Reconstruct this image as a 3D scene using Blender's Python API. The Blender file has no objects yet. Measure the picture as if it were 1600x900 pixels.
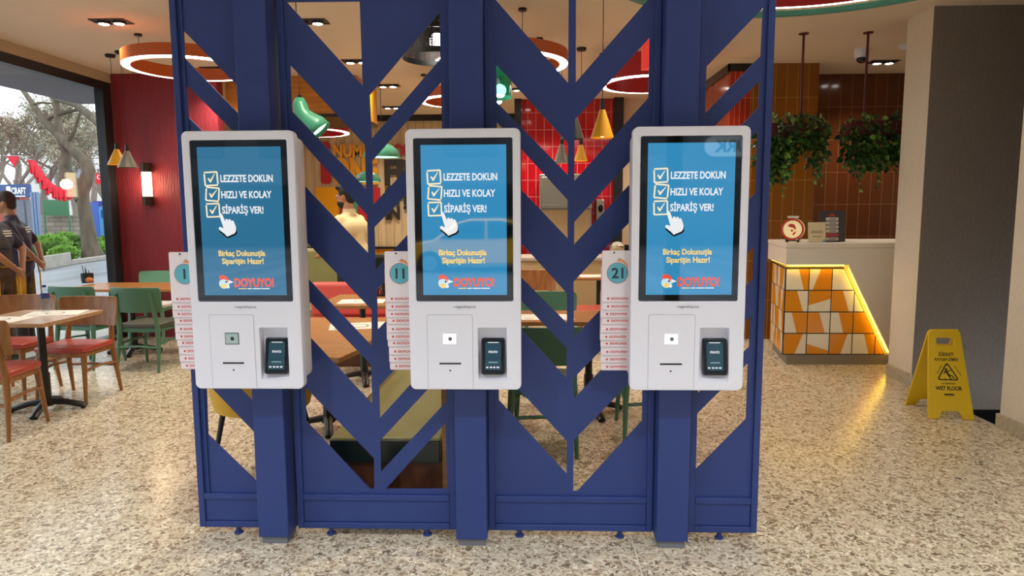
import bpy, bmesh, math, random
from mathutils import Vector, Matrix, Euler
random.seed(7)
PI = math.pi
SC = bpy.context.scene
COL = SC.collection

# ------------------------------------------------------------------ camera
FPX, PITCH, YAW, ROLL, CAMZ = 1067.0, math.radians(6.502), math.radians(2.045), math.radians(0.3215), 1.55
_fwd = Vector((-math.sin(YAW)*math.cos(PITCH), math.cos(YAW)*math.cos(PITCH), -math.sin(PITCH)))
_rt0 = Vector((math.cos(YAW), math.sin(YAW), 0))
_dn0 = _fwd.cross(_rt0)
_rt = _rt0*math.cos(ROLL) + _dn0*math.sin(ROLL)
_dn = -_rt0*math.sin(ROLL) + _dn0*math.cos(ROLL)
cam_d = bpy.data.cameras.new('camera'); cam_d.sensor_width = 36; cam_d.lens = FPX/1600*36
cam_d.clip_start = 0.05; cam_d.clip_end = 500
cam = bpy.data.objects.new('camera', cam_d); COL.objects.link(cam)
cam.matrix_world = Matrix(((_rt.x, -_dn.x, -_fwd.x, 0), (_rt.y, -_dn.y, -_fwd.y, 0), (_rt.z, -_dn.z, -_fwd.z, CAMZ), (0, 0, 0, 1)))
SC.camera = cam

# ------------------------------------------------------------------ world, exposure, light levels
SKY = 2.9
SPOT_W = 120.0        # downlights over the dining room
FRONT_W = 170.0       # downlights over the entrance, before the kiosks
SC.view_settings.view_transform = 'Standard'
SC.view_settings.look = 'None'
SC.view_settings.exposure = 0.0
SC.view_settings.gamma = 1.0
SC.view_settings.use_curve_mapping = False
W = bpy.data.worlds.new('overcast'); SC.world = W; W.use_nodes = True
_bg = W.node_tree.nodes['Background']; _bg.inputs['Color'].default_value = (0.86, 0.93, 1.0, 1); _bg.inputs['Strength'].default_value = SKY

# ------------------------------------------------------------------ helpers: pixels of the photograph to points of the place
def ray(px, py):
    return _rt*((px-800)/FPX) + _dn*((py-450)/FPX) + _fwd
def atY(px, py, Y):
    d = ray(px, py); t = Y/d.y
    return Vector((d.x*t, Y, CAMZ+d.z*t))
def atZ(px, py, z=0.0):
    d = ray(px, py); t = (z-CAMZ)/d.z
    return Vector((d.x*t, d.y*t, z))
def xz(px, py, Y):
    p = atY(px, py, Y); return (p.x, p.z)

# ------------------------------------------------------------------ helpers: materials
def lin(c):
    if isinstance(c, str):
        c = [int(c[i:i+2], 16)/255 for i in (0, 2, 4)]
    return tuple((x/12.92 if x <= 0.04045 else ((x+0.055)/1.055)**2.4) for x in c)
MATS = {}
def mat(name, col, rough=0.5, metal=0.0, emit=0.0, bump=None, var=None, spec=0.5, coat=0.0, alpha=None, trans=0.0):
    """col: hex sRGB. bump=(scale xyz, strength); var=(scale xyz, amount) varies the colour a little."""
    if name in MATS: return MATS[name]
    m = bpy.data.materials.new(name); m.use_nodes = True
    nt = m.node_tree; b = nt.nodes['Principled BSDF']
    c = lin(col)
    b.inputs['Base Color'].default_value = (*c, 1); b.inputs['Roughness'].default_value = rough; b.inputs['Metallic'].default_value = metal
    b.inputs['Specular IOR Level'].default_value = spec; b.inputs['Coat Weight'].default_value = coat
    b.inputs['Coat Roughness'].default_value = 0.05
    b.inputs['Transmission Weight'].default_value = trans
    if emit:
        b.inputs['Emission Color'].default_value = (*c, 1); b.inputs['Emission Strength'].default_value = emit
    def coords(scale):
        tc = nt.nodes.new('ShaderNodeTexCoord'); mp = nt.nodes.new('ShaderNodeMapping')
        mp.inputs['Scale'].default_value = scale if isinstance(scale, (tuple, list)) else (scale,)*3
        nt.links.new(tc.outputs['Object'], mp.inputs['Vector']); return mp.outputs['Vector']
    if bump:
        n = nt.nodes.new('ShaderNodeTexNoise'); n.inputs['Scale'].default_value = 1; n.inputs['Detail'].default_value = 4
        nt.links.new(coords(bump[0]), n.inputs['Vector'])
        bp = nt.nodes.new('ShaderNodeBump'); bp.inputs['Strength'].default_value = bump[1]; bp.inputs['Distance'].default_value = 0.01
        nt.links.new(n.outputs['Fac'], bp.inputs['Height']); nt.links.new(bp.outputs['Normal'], b.inputs['Normal'])
    if var:
        n = nt.nodes.new('ShaderNodeTexNoise'); n.inputs['Scale'].default_value = 1; n.inputs['Detail'].default_value = 5
        nt.links.new(coords(var[0]), n.inputs['Vector'])
        r = nt.nodes.new('ShaderNodeMapRange'); r.inputs['From Min'].default_value = 0.3; r.inputs['From Max'].default_value = 0.7
        r.inputs['To Min'].default_value = 1-var[1]; r.inputs['To Max'].default_value = 1+var[1]
        nt.links.new(n.outputs['Fac'], r.inputs['Value'])
        mx = nt.nodes.new('ShaderNodeMix'); mx.data_type = 'RGBA'; mx.blend_type = 'MULTIPLY'; mx.inputs['Factor'].default_value = 1
        mx.inputs['A'].default_value = (*c, 1); nt.links.new(r.outputs['Result'], mx.inputs['B'])
        nt.links.new(mx.outputs['Result'], b.inputs['Base Color'])
    MATS[name] = m
    return m
def glow(name, col, s):
    if name in MATS: return MATS[name]
    m = bpy.data.materials.new(name); m.use_nodes = True; nt = m.node_tree; nt.nodes.clear()
    e = nt.nodes.new('ShaderNodeEmission'); o = nt.nodes.new('ShaderNodeOutputMaterial')
    e.inputs['Color'].default_value = (*lin(col), 1); e.inputs['Strength'].default_value = s
    nt.links.new(e.outputs[0], o.inputs['Surface']); MATS[name] = m; return m
def lit_glass(name, col, s, gloss=0.9):
    """a display: it gives off light and its glass front reflects."""
    m = mat(name, col, 0.03, spec=gloss, coat=0.6)
    b = m.node_tree.nodes['Principled BSDF']
    b.inputs['Base Color'].default_value = (0.004, 0.004, 0.005, 1); b.inputs['Coat IOR'].default_value = 1.8; b.inputs['Coat Weight'].default_value = 1.0; b.inputs['Coat Roughness'].default_value = 0.0
    b.inputs['Emission Color'].default_value = (*lin(col), 1); b.inputs['Emission Strength'].default_value = s
    return m
def pane_glass(name, tint=(0.95, 0.97, 0.96)):
    if name in MATS: return MATS[name]
    m = bpy.data.materials.new(name); m.use_nodes = True; nt = m.node_tree; nt.nodes.clear()
    t = nt.nodes.new('ShaderNodeBsdfTransparent'); t.inputs['Color'].default_value = (*tint, 1)
    g = nt.nodes.new('ShaderNodeBsdfGlossy'); g.inputs['Roughness'].default_value = 0.0
    lw = nt.nodes.new('ShaderNodeLayerWeight'); pw = nt.nodes.new('ShaderNodeMath'); pw.operation = 'POWER'; pw.inputs[1].default_value = 5
    nt.links.new(lw.outputs['Facing'], pw.inputs[0])
    f = nt.nodes.new('ShaderNodeMath'); f.operation = 'MULTIPLY_ADD'; f.inputs[1].default_value = 0.92; f.inputs[2].default_value = 0.04
    nt.links.new(pw.outputs[0], f.inputs[0])
    x = nt.nodes.new('ShaderNodeMixShader'); o = nt.nodes.new('ShaderNodeOutputMaterial')
    nt.links.new(f.outputs[0], x.inputs[0]); nt.links.new(t.outputs[0], x.inputs[1]); nt.links.new(g.outputs[0], x.inputs[2])
    nt.links.new(x.outputs[0], o.inputs['Surface']); MATS[name] = m; return m
def tile_mat(name, col, grout, w, h, axes='XZ', rough=0.15, stagger=0.0, gap=0.006, vary=0.12, bump=0.3):
    if name in MATS: return MATS[name]
    m = mat(name, col, rough); nt = m.node_tree; b = nt.nodes['Principled BSDF']
    g = nt.nodes.new('ShaderNodeNewGeometry'); s = nt.nodes.new('ShaderNodeSeparateXYZ'); nt.links.new(g.outputs['Position'], s.inputs[0])
    cb = nt.nodes.new('ShaderNodeCombineXYZ')
    if axes == 'AZ':     # x+y along the wall, any facing
        a = nt.nodes.new('ShaderNodeMath'); a.operation = 'ADD'
        nt.links.new(s.outputs['X'], a.inputs[0]); nt.links.new(s.outputs['Y'], a.inputs[1]); nt.links.new(a.outputs[0], cb.inputs['X'])
    else:
        nt.links.new(s.outputs[axes[0]], cb.inputs['X'])
    nt.links.new(s.outputs[axes[1]], cb.inputs['Y'])
    br = nt.nodes.new('ShaderNodeTexBrick'); br.offset = stagger; br.offset_frequency = 2; br.squash = 1
    br.inputs['Scale'].default_value = 1; br.inputs['Brick Width'].default_value = w; br.inputs['Row Height'].default_value = h
    br.inputs['Mortar Size'].default_value = gap; br.inputs['Mortar Smooth'].default_value = 0.2; br.inputs['Bias'].default_value = 0
    c = lin(col)
    br.inputs['Color1'].default_value = (*[x*(1-vary) for x in c], 1); br.inputs['Color2'].default_value = (*[min(1, x*(1+vary)) for x in c], 1)
    br.inputs['Mortar'].default_value = (*lin(grout), 1)
    nt.links.new(cb.outputs[0], br.inputs['Vector']); nt.links.new(br.outputs['Color'], b.inputs['Base Color'])
    bp = nt.nodes.new('ShaderNodeBump'); bp.invert = True; bp.inputs['Strength'].default_value = bump; bp.inputs['Distance'].default_value = 0.004
    nt.links.new(br.outputs['Fac'], bp.inputs['Height']); nt.links.new(bp.outputs['Normal'], b.inputs['Normal'])
    return m
def terrazzo(name):
    m = mat(name, 'cfc3a8', 0.22, spec=0.5); nt = m.node_tree; b = nt.nodes['Principled BSDF']
    g = nt.nodes.new('ShaderNodeNewGeometry')
    col = None
    def mixc(a, bcol, fac):
        mx = nt.nodes.new('ShaderNodeMix'); mx.data_type = 'RGBA'
        if isinstance(a, tuple): mx.inputs['A'].default_value = (*a, 1)
        else: nt.links.new(a, mx.inputs['A'])
        if isinstance(bcol, tuple): mx.inputs['B'].default_value = (*bcol, 1)
        else: nt.links.new(bcol, mx.inputs['B'])
        nt.links.new(fac, mx.inputs['Factor']); return mx.outputs['Result']
    ns = nt.nodes.new('ShaderNodeTexNoise'); ns.inputs['Scale'].default_value = 9; nt.links.new(g.outputs['Position'], ns.inputs['Vector'])
    off = nt.nodes.new('ShaderNodeVectorMath'); off.operation = 'MULTIPLY_ADD'
    off.inputs[1].default_value = (0.05, 0.05, 0.0); nt.links.new(ns.outputs['Color'], off.inputs[0]); nt.links.new(g.outputs['Position'], off.inputs[2])
    col = lin('d8cdb5')
    for scale, keep, edge, ramp in ((27, 0.42, 0.12, ('756857', 'b9aa8f', '94856f', 'ece3cd', '8b745d', 'c6b79b')), (48, 0.48, 0.10, ('8a7c69', 'c2b397', 'efe7d3', 'a39378', 'cfc1a4', '9a7c66')), (95, 0.5, 0.10, ('eee5d0', 'a99a82', '8a7b68', 'd2c5a8', 'b9aa90', 'c4b294'))):
        cols = []
        for feat in ('F1', 'DISTANCE_TO_EDGE'):
            v = nt.nodes.new('ShaderNodeTexVoronoi'); v.feature = feat; v.voronoi_dimensions = '2D'; v.inputs['Scale'].default_value = scale; v.inputs['Randomness'].default_value = 1
            nt.links.new(off.outputs[0], v.inputs['Vector']); cols.append(v)
        sep = nt.nodes.new('ShaderNodeSeparateColor'); nt.links.new(cols[0].outputs['Color'], sep.inputs[0])
        cr = nt.nodes.new('ShaderNodeValToRGB'); cr.color_ramp.interpolation = 'CONSTANT'
        els = cr.color_ramp.elements
        while len(els) < len(ramp): els.new(0.5)
        for i, hx in enumerate(ramp):
            els[i].position = i/len(ramp); els[i].color = (*lin(hx), 1)
        nt.links.new(sep.outputs[0], cr.inputs[0])
        a = nt.nodes.new('ShaderNodeMath'); a.operation = 'GREATER_THAN'; a.inputs[1].default_value = edge; nt.links.new(cols[1].outputs['Distance'], a.inputs[0])
        k = nt.nodes.new('ShaderNodeMath'); k.operation = 'LESS_THAN'; k.inputs[1].default_value = keep; nt.links.new(sep.outputs[1], k.inputs[0])
        mu = nt.nodes.new('ShaderNodeMath'); mu.operation = 'MULTIPLY'; nt.links.new(a.outputs[0], mu.inputs[0]); nt.links.new(k.outputs[0], mu.inputs[1])
        col = mixc(col, cr.outputs[0], mu.outputs[0])
    # slab joints
    s = nt.nodes.new('ShaderNodeSeparateXYZ'); nt.links.new(g.outputs['Position'], s.inputs[0])
    cb = nt.nodes.new('ShaderNodeCombineXYZ'); 
    ax = nt.nodes.new('ShaderNodeMath'); ax.inputs[1].default_value = 20.55; nt.links.new(s.outputs['X'], ax.inputs[0]); nt.links.new(ax.outputs[0], cb.inputs['X'])
    ay = nt.nodes.new('ShaderNodeMath'); ay.inputs[1].default_value = 20.1; nt.links.new(s.outputs['Y'], ay.inputs[0]); nt.links.new(ay.outputs[0], cb.inputs['Y'])
    br = nt.nodes.new('ShaderNodeTexBrick'); br.offset = 0; br.inputs['Scale'].default_value = 1; br.inputs['Brick Width'].default_value = 1.0
    br.inputs['Row Height'].default_value = 1.0; br.inputs['Mortar Size'].default_value = 0.0022; br.inputs['Mortar Smooth'].default_value = 0
    nt.links.new(cb.outputs[0], br.inputs['Vector'])
    col = mixc(col, lin('e4dcc8'), br.outputs['Fac'])
    nt.links.new(col, b.inputs['Base Color'])
    return m
def wood(name, c1, c2, rough=0.4, scale=(3, 40, 40)):
    if name in MATS: return MATS[name]
    m = mat(name, c1, rough); nt = m.node_tree; b = nt.nodes['Principled BSDF']
    tc = nt.nodes.new('ShaderNodeTexCoord'); mp = nt.nodes.new('ShaderNodeMapping'); mp.inputs['Scale'].default_value = scale
    nt.links.new(tc.outputs['Object'], mp.inputs['Vector'])
    n = nt.nodes.new('ShaderNodeTexNoise'); n.inputs['Scale'].default_value = 1; n.inputs['Detail'].default_value = 5; n.inputs['Distortion'].default_value = 0.6
    nt.links.new(mp.outputs[0], n.inputs['Vector'])
    cr = nt.nodes.new('ShaderNodeValToRGB'); cr.color_ramp.elements[0].position = 0.3; cr.color_ramp.elements[0].color = (*lin(c2), 1)
    cr.color_ramp.elements[1].position = 0.7; cr.color_ramp.elements[1].color = (*lin(c1), 1)
    nt.links.new(n.outputs['Fac'], cr.inputs[0]); nt.links.new(cr.outputs[0], b.inputs['Base Color'])
    return m
def grooved(name, col, axis='X', pitch=0.12, rough=0.6, depth=0.6):
    """boards with fine grooves across one axis of the place"""
    if name in MATS: return MATS[name]
    m = mat(name, col, rough); nt = m.node_tree; b = nt.nodes['Principled BSDF']
    g = nt.nodes.new('ShaderNodeNewGeometry'); s = nt.nodes.new('ShaderNodeSeparateXYZ'); nt.links.new(g.outputs['Position'], s.inputs[0])
    d = nt.nodes.new('ShaderNodeMath'); d.operation = 'DIVIDE'; d.inputs[1].default_value = pitch; nt.links.new(s.outputs[axis], d.inputs[0])
    f = nt.nodes.new('ShaderNodeMath'); f.operation = 'FRACT'; nt.links.new(d.outputs[0], f.inputs[0])
    k = nt.nodes.new('ShaderNodeMath'); k.operation = 'LESS_THAN'; k.inputs[1].default_value = 0.08; nt.links.new(f.outputs[0], k.inputs[0])
    n = nt.nodes.new('ShaderNodeTexNoise'); n.inputs['Scale'].default_value = 1; n.inputs['Detail'].default_value = 4
    mp = nt.nodes.new('ShaderNodeMapping'); mp.inputs['Scale'].default_value = (30, 30, 2) if axis == 'X' else (2, 2, 30)
    nt.links.new(g.outputs['Position'], mp.inputs[0]); nt.links.new(mp.outputs[0], n.inputs['Vector'])
    cr = nt.nodes.new('ShaderNodeValToRGB'); c = lin(col)
    cr.color_ramp.elements[0].position = 0.3; cr.color_ramp.elements[0].color = (*[x*0.8 for x in c], 1)
    cr.color_ramp.elements[1].position = 0.7; cr.color_ramp.elements[1].color = (*[min(1, x*1.12) for x in c], 1)
    nt.links.new(n.outputs['Fac'], cr.inputs[0])
    mx = nt.nodes.new('ShaderNodeMix'); mx.data_type = 'RGBA'; mx.inputs['B'].default_value = (*[x*0.55 for x in c], 1)
    nt.links.new(k.outputs[0], mx.inputs['Factor']); nt.links.new(cr.outputs[0], mx.inputs['A']); nt.links.new(mx.outputs['Result'], b.inputs['Base Color'])
    bp = nt.nodes.new('ShaderNodeBump'); bp.invert = True; bp.inputs['Strength'].default_value = depth; bp.inputs['Distance'].default_value = 0.006
    nt.links.new(k.outputs[0], bp.inputs['Height']); nt.links.new(bp.outputs['Normal'], b.inputs['Normal'])
    return m

# ------------------------------------------------------------------ helpers: meshes and objects
def wm(o):
    b = Matrix.LocRotScale(o.location, o.rotation_euler, o.scale)
    return wm(o.parent) @ b if o.parent else b
def tag(o, label=None, cat=None, group=None, kind=None):
    if label: o['label'] = label
    if cat: o['category'] = cat
    if group: o['group'] = group
    if kind: o['kind'] = kind
    return o
def thing(name, label, cat, loc=(0, 0, 0), rz=0.0, group=None):
    o = bpy.data.objects.new(name, None); COL.objects.link(o); o.empty_display_size = 0.1
    o.location = loc; o.rotation_euler = (0, 0, rz)
    return tag(o, label, cat, group)
def copy_tree(o, parent=None):
    c = o.copy(); COL.objects.link(c)
    if parent: c.parent = parent
    for ch in list(o.children): copy_tree(ch, c)
    return c
def rrect(x0, x1, z0, z1, r, n=5):
    out = []
    for cx, cz, a0 in ((x1-r, z1-r, 0), (x0+r, z1-r, 90), (x0+r, z0+r, 180), (x1-r, z0+r, 270)):
        for i in range(n+1):
            a = math.radians(a0+90*i/n); out.append((cx+r*math.cos(a), cz+r*math.sin(a)))
    return out
def circ(cx, cz, r, n=24, ry=None):
    return [(cx+r*math.cos(2*PI*i/n), cz+(ry or r)*math.sin(2*PI*i/n)) for i in range(n)]
class MB:
    def __init__(s): s.v = []; s.f = []; s.m = []; s.k = 0; s.T = None
    def add(s, vs, fs, k=None):
        b = len(s.v)
        for p in vs:
            p = Vector(p); s.v.append(s.T @ p if s.T else p)
        for f in fs: s.f.append([b+i for i in f]); s.m.append(s.k if k is None else k)
        return s
    def box(s, x0, x1, y0, y1, z0, z1, k=None):
        vs = [(x, y, z) for z in (z0, z1) for y in (y0, y1) for x in (x0, x1)]
        return s.add(vs, [(0, 2, 3, 1), (4, 5, 7, 6), (0, 1, 5, 4), (2, 6, 7, 3), (0, 4, 6, 2), (1, 3, 7, 5)], k)
    def obox(s, c, size, rot=(0, 0, 0), k=None):
        R = Euler(rot).to_matrix(); c = Vector(c); h = Vector(size)/2
        vs = [c + R @ Vector((sx*h.x, sy*h.y, sz*h.z)) for sz in (-1, 1) for sy in (-1, 1) for sx in (-1, 1)]
        return s.add(vs, [(0, 2, 3, 1), (4, 5, 7, 6), (0, 1, 5, 4), (2, 6, 7, 3), (0, 4, 6, 2), (1, 3, 7, 5)], k)
    def path(s, pts, rad, n=10, k=None, flat=1.0, caps=True, up=None):
        pts = [Vector(p) for p in pts]
        if not isinstance(rad, (list, tuple)): rad = [rad]*len(pts)
        rings = []; vs = []
        prev = None
        for i, p in enumerate(pts):
            t = (pts[min(i+1, len(pts)-1)] - pts[max(i-1, 0)]).normalized()
            if prev is None:
                a = Vector(up) if up else (Vector((0, 0, 1)) if abs(t.z) < 0.9 else Vector((1, 0, 0)))
            else: a = prev
            u = (a - t*a.dot(t)).normalized(); w = t.cross(u); prev = u
            for j in range(n):
                an = 2*PI*j/n; vs.append(p + u*(rad[i]*math.cos(an)) + w*(rad[i]*flat*math.sin(an)))
        fs = []
        for i in range(len(pts)-1):
            for j in range(n):
                a, b = i*n+j, i*n+(j+1) % n
                fs.append((a, b, b+n, a+n))
        if caps:
            fs.append(tuple(reversed(range(n)))); fs.append(tuple(range((len(pts)-1)*n, len(pts)*n)))
        return s.add(vs, fs, k)
    def tube(s, p0, p1, r0, r1=None, n=12, k=None): return s.path([p0, p1], [r0, r0 if r1 is None else r1], n, k)
    def lathe(s, prof, c=(0, 0, 0), n=32, k=None, closed=False, ang=2*PI):
        """prof: list of (r, z)"""
        vs = []; L = len(prof)
        for j in range(n):
            a = ang*j/n
            for r, z in prof: vs.append((c[0]+r*math.cos(a), c[1]+r*math.sin(a), c[2]+z))
        fs = []
        for j in range(n):
            q = (j+1) % n
            for i in range(L if closed else L-1):
                i2 = (i+1) % L
                fs.append((j*L+i, q*L+i, q*L+i2, j*L+i2))
        s.add(vs, fs, k)
        if not closed:
            b = len(s.v)-n*L
            for i in (0, L-1):
                if prof[i][0] > 1e-6:
                    s.f.append([b+j*L+i for j in range(n)]); s.m.append(s.k if k is None else k)
        return s
    def prism(s, poly, a0, a1, plane='xz', k=None):
        n = len(poly)
        def P(u, w, a): return (u, a, w) if plane == 'xz' else ((u, w, a) if plane == 'xy' else (a, u, w))
        vs = [P(u, w, a0) for u, w in poly] + [P(u, w, a1) for u, w in poly]
        fs = [tuple(range(n)), tuple(reversed(range(n, 2*n)))]
        for i in range(n):
            j = (i+1) % n; fs.append((i, j, n+j, n+i))
        return s.add(vs, fs, k)
    def flat(s, poly, y, k=None): return s.add([(u, y, w) for u, w in poly], [tuple(range(len(poly)))], k)
    def ell(s, c, r, rot=(0, 0, 0), n=14, k=None):
        R = Euler(rot).to_matrix(); c = Vector(c); m = max(6, n//2+1); vs = []; fs = []
        for i in range(1, m):
            th = PI*i/m
            for j in range(n):
                ph = 2*PI*j/n
                vs.append(c + R @ Vector((r[0]*math.sin(th)*math.cos(ph), r[1]*math.sin(th)*math.sin(ph), r[2]*math.cos(th))))
        vs.append(c + R @ Vector((0, 0, r[2]))); vs.append(c + R @ Vector((0, 0, -r[2])))
        t, bt = len(vs)-2, len(vs)-1
        for i in range(m-2):
            for j in range(n):
                q = (j+1) % n; fs.append((i*n+j, (i+1)*n+j, (i+1)*n+q, i*n+q))
        for j in range(n):
            q = (j+1) % n; fs.append((t, j, q)); fs.append((bt, (m-2)*n+q, (m-2)*n+j))
        return s.add(vs, fs, k)
    def cap(s, p0, p1, r0, r1, n=12):
        p0, p1 = Vector(p0), Vector(p1); d = (p1-p0).normalized()
        pts = []; rad = []
        for a in (85, 60, 30): pts.append(p0 - d*r0*math.sin(math.radians(a))); rad.append(r0*math.cos(math.radians(a)))
        pts.append(p0); rad.append(r0); pts.append(p1); rad.append(r1)
        for a in (30, 60, 85): pts.append(p1 + d*r1*math.sin(math.radians(a))); rad.append(r1*math.cos(math.radians(a)))
        return s.path(pts, rad, n)
    def _mesh(s, me, fn, k):
        vs = [fn(v.co) for v in me.vertices]
        s.add(vs, [tuple(p.vertices) for p in me.polygons], k); bpy.data.meshes.remove(me)
    def plate(s, polys, y0, y1, k=None, bev=0.0):
        """outline and holes (x, z), filled and given depth from y0 to y1"""
        cu = bpy.data.curves.new('tmp', 'CURVE'); cu.dimensions = '2D'; cu.fill_mode = 'BOTH'
        cu.extrude = max(0.0, (y1-y0)/2-bev); cu.bevel_depth = bev; cu.bevel_resolution = 2; cu.offset = -bev
        for poly in polys:
            sp = cu.splines.new('POLY'); sp.points.add(len(poly)-1); sp.use_cyclic_u = True
            for i, (u, w) in enumerate(poly): sp.points[i].co = (u, w, 0, 1)
        ob = bpy.data.objects.new('tmp', cu)
        me = bpy.data.meshes.new_from_object(ob); ym = (y0+y1)/2
        s._mesh(me, lambda c: (c.x, ym-c.z, c.y), k)
        bpy.data.objects.remove(ob); bpy.data.curves.remove(cu); return s
    def text(s, body, x, z, y, w=None, h=0.05, align='L', k=None, bold=0.02, depth=0.0, M=None, cap=True, rot=0.0):
        """flat lettering in the x-z plane facing -y: left/centre x, baseline z, width w (fitted), capital height h"""
        cu = bpy.data.curves.new('tmp', 'FONT'); cu.body = body; cu.offset = bold; cu.resolution_u = 3; cu.extrude = 0
        ob = bpy.data.objects.new('tmp', cu); COL.objects.link(ob)
        bpy.context.view_layer.update()
        me = bpy.data.meshes.new_from_object(ob.evaluated_get(bpy.context.evaluated_depsgraph_get()))
        bpy.data.objects.remove(ob); bpy.data.curves.remove(cu)
        xs = [v.co.x for v in me.vertices]; x0, x1 = min(xs), max(xs)
        sz = h/0.7; sx = (w/(x1-x0)) if w else sz
        if w and not h: sz = sx
        wd = (x1-x0)*sx; ox = x - (wd/2 if align == 'C' else (wd if align == 'R' else 0))
        cr, sr = math.cos(rot), math.sin(rot)
        if depth:
            bm = bmesh.new(); bm.from_mesh(me); r = bmesh.ops.extrude_face_region(bm, geom=bm.faces[:])
            bmesh.ops.translate(bm, vec=(0, 0, depth), verts=[e for e in r['geom'] if isinstance(e, bmesh.types.BMVert)])
            bm.to_mesh(me); bm.free()
        def fn(c):
            u = ox + (c.x-x0)*sx; v = z + c.y*sz
            if rot: du, dv = u-x, v-z; u, v = x+du*cr-dv*sr, z+du*sr+dv*cr
            p = Vector((u, y-c.z, v)); return M @ p if M else p
        s._mesh(me, fn, k); return s
    def build(s, name, mats, parent=None, local=False, smooth=35, bevel=0.0, seg=2, remesh=0.0, relax=0, norm=True):
        me = bpy.data.meshes.new(name)
        vs = [v.copy() for v in s.v]
        o = bpy.data.objects.new(name, me)
        if parent:
            o.parent = parent
            if not local:
                inv = wm(parent).inverted(); vs = [inv @ v for v in vs]
        elif not local:
            lo = Vector((min(v[i] for v in vs) for i in range(3))); hi = Vector((max(v[i] for v in vs) for i in range(3)))
            base = Vector(((lo.x+hi.x)/2, (lo.y+hi.y)/2, lo.z)); o.location = base; vs = [v-base for v in vs]
        me.from_pydata(vs, [], s.f)
        ms = mats if isinstance(mats, (list, tuple)) else [mats]
        for x in ms: me.materials.append(x)
        if len(ms) > 1: me.polygons.foreach_set('material_index', s.m)
        if norm:
            bm = bmesh.new(); bm.from_mesh(me); bmesh.ops.recalc_face_normals(bm, faces=bm.faces[:]); bm.to_mesh(me); bm.free()
        if smooth:
            me.polygons.foreach_set('use_smooth', [True]*len(me.polygons)); me.set_sharp_from_angle(angle=math.radians(smooth))
        me.update()
        COL.objects.link(o)
        if remesh:
            r = o.modifiers.new('remesh', 'REMESH'); r.mode = 'VOXEL'; r.voxel_size = remesh; r.use_smooth_shade = True
            if relax:
                q = o.modifiers.new('relax', 'SMOOTH'); q.iterations = relax; q.factor = 0.5
        if bevel:
            b = o.modifiers.new('bevel', 'BEVEL'); b.width = bevel; b.segments = seg; b.limit_method = 'ANGLE'; b.angle_limit = math.radians(40)
        return o
def struct(mb, name, mats, **kw):
    return tag(mb.build(name, mats, **kw), kind='structure')

# ------------------------------------------------------------------ materials in common use
BLUE = mat('blue_paint', '2d3f7b', 0.42, spec=0.35, var=(6, 0.05))
WHITE = mat('white_powder_coat', 'e2e4f2', 0.35)
BLACK = mat('black_gloss', '08080a', 0.12)
DARK = mat('dark_grey_plastic', '2a2a2e', 0.4)
BLKMET = mat('black_metal', '141416', 0.35)
CREAM = mat('ceiling_paint', 'd9c8b2', 0.85)
TERR = terrazzo('terrazzo')
GREYW = mat('grey_woven_wallcover', '80766c', 0.8, bump=((260, 260, 90), 0.5), var=((160, 160, 30), 0.12))
BEIGEW = mat('beige_woven_wallcover', 'e0d6c4', 0.8, bump=((260, 260, 90), 0.4), var=((160, 160, 30), 0.07))
REDW = mat('red_textured_plaster', '8c2430', 0.55, bump=((70, 70, 9), 1.0), var=((60, 60, 8), 0.16))
LED = glow('led_white', 'fff4e6', 9.0)
BULB = glow('bulb_white', 'fff6ea', 25.0)
WARM = glow('bulb_warm', 'ffe2b0', 8.0)
ORANGE_M = mat('orange_metal', 'c25a1c', 0.4)
RED_M = mat('red_metal', 'b01c22', 0.4)
TEAL_M = mat('teal_metal', '2f8378', 0.4)
YELLOW_M = mat('yellow_metal', 'e2a116', 0.4)
GREY_M = mat('grey_metal', '6b6a64', 0.4)
GREEN_M = mat('green_lacquer', '3f8f72', 0.4)
WOODT = wood('oak_wood', 'b17d4c', '94622f', 0.35)
WOODC = wood('chair_wood', 'a4713f', '85552b', 0.35, (30, 30, 4))
GREENW = mat('green_wood', '4f7a60', 0.45)
GREENL = mat('pale_green_wood', '72aa8d', 0.45)
REDCUSH = mat('red_leather', 'b0493f', 0.35)
DKCUSH = mat('olive_grey_leather', '4d4f45', 0.4)
PAPER = mat('white_paper', 'efeae0', 0.7)
CLEAR = pane_glass('window_glass')

# ================================================================== SETTING
H = 3.2
b = MB(); b.prism([(-5.25, -2.2), (3.28, -2.2), (3.28, 12.2), (-5.25, 12.2)], -0.02, 0, 'xy')
b.box(3.28, 5.4, -2.2, 4.82, -0.02, 0); b.box(3.28, 5.4, 5.97, 12.2, -0.02, 0)
struct(b, 'floor', TERR, smooth=0)
b = MB(); b.box(3.28, 5.4, 4.82, 5.97, -0.62, -0.6); b.box(3.28, 3.30, 4.82, 5.97, -0.6, -0.02)
b.box(5.38, 5.4, 4.82, 5.97, -0.6, 0)
struct(b, 'floor_stairwell', mat('stairwell_dark', '0e0d0d', 0.9, spec=0.1))
b = MB(); b.box(3.255, 3.285, 4.82, 5.97, -0.005, 0.004); struct(b, 'trim_1', mat('stone_nosing', 'cfc6b2', 0.4))
b = MB(); b.box(-5.3, 5.4, -2.2, 12.2, H, H+0.1); struct(b, 'ceiling', CREAM)
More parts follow.
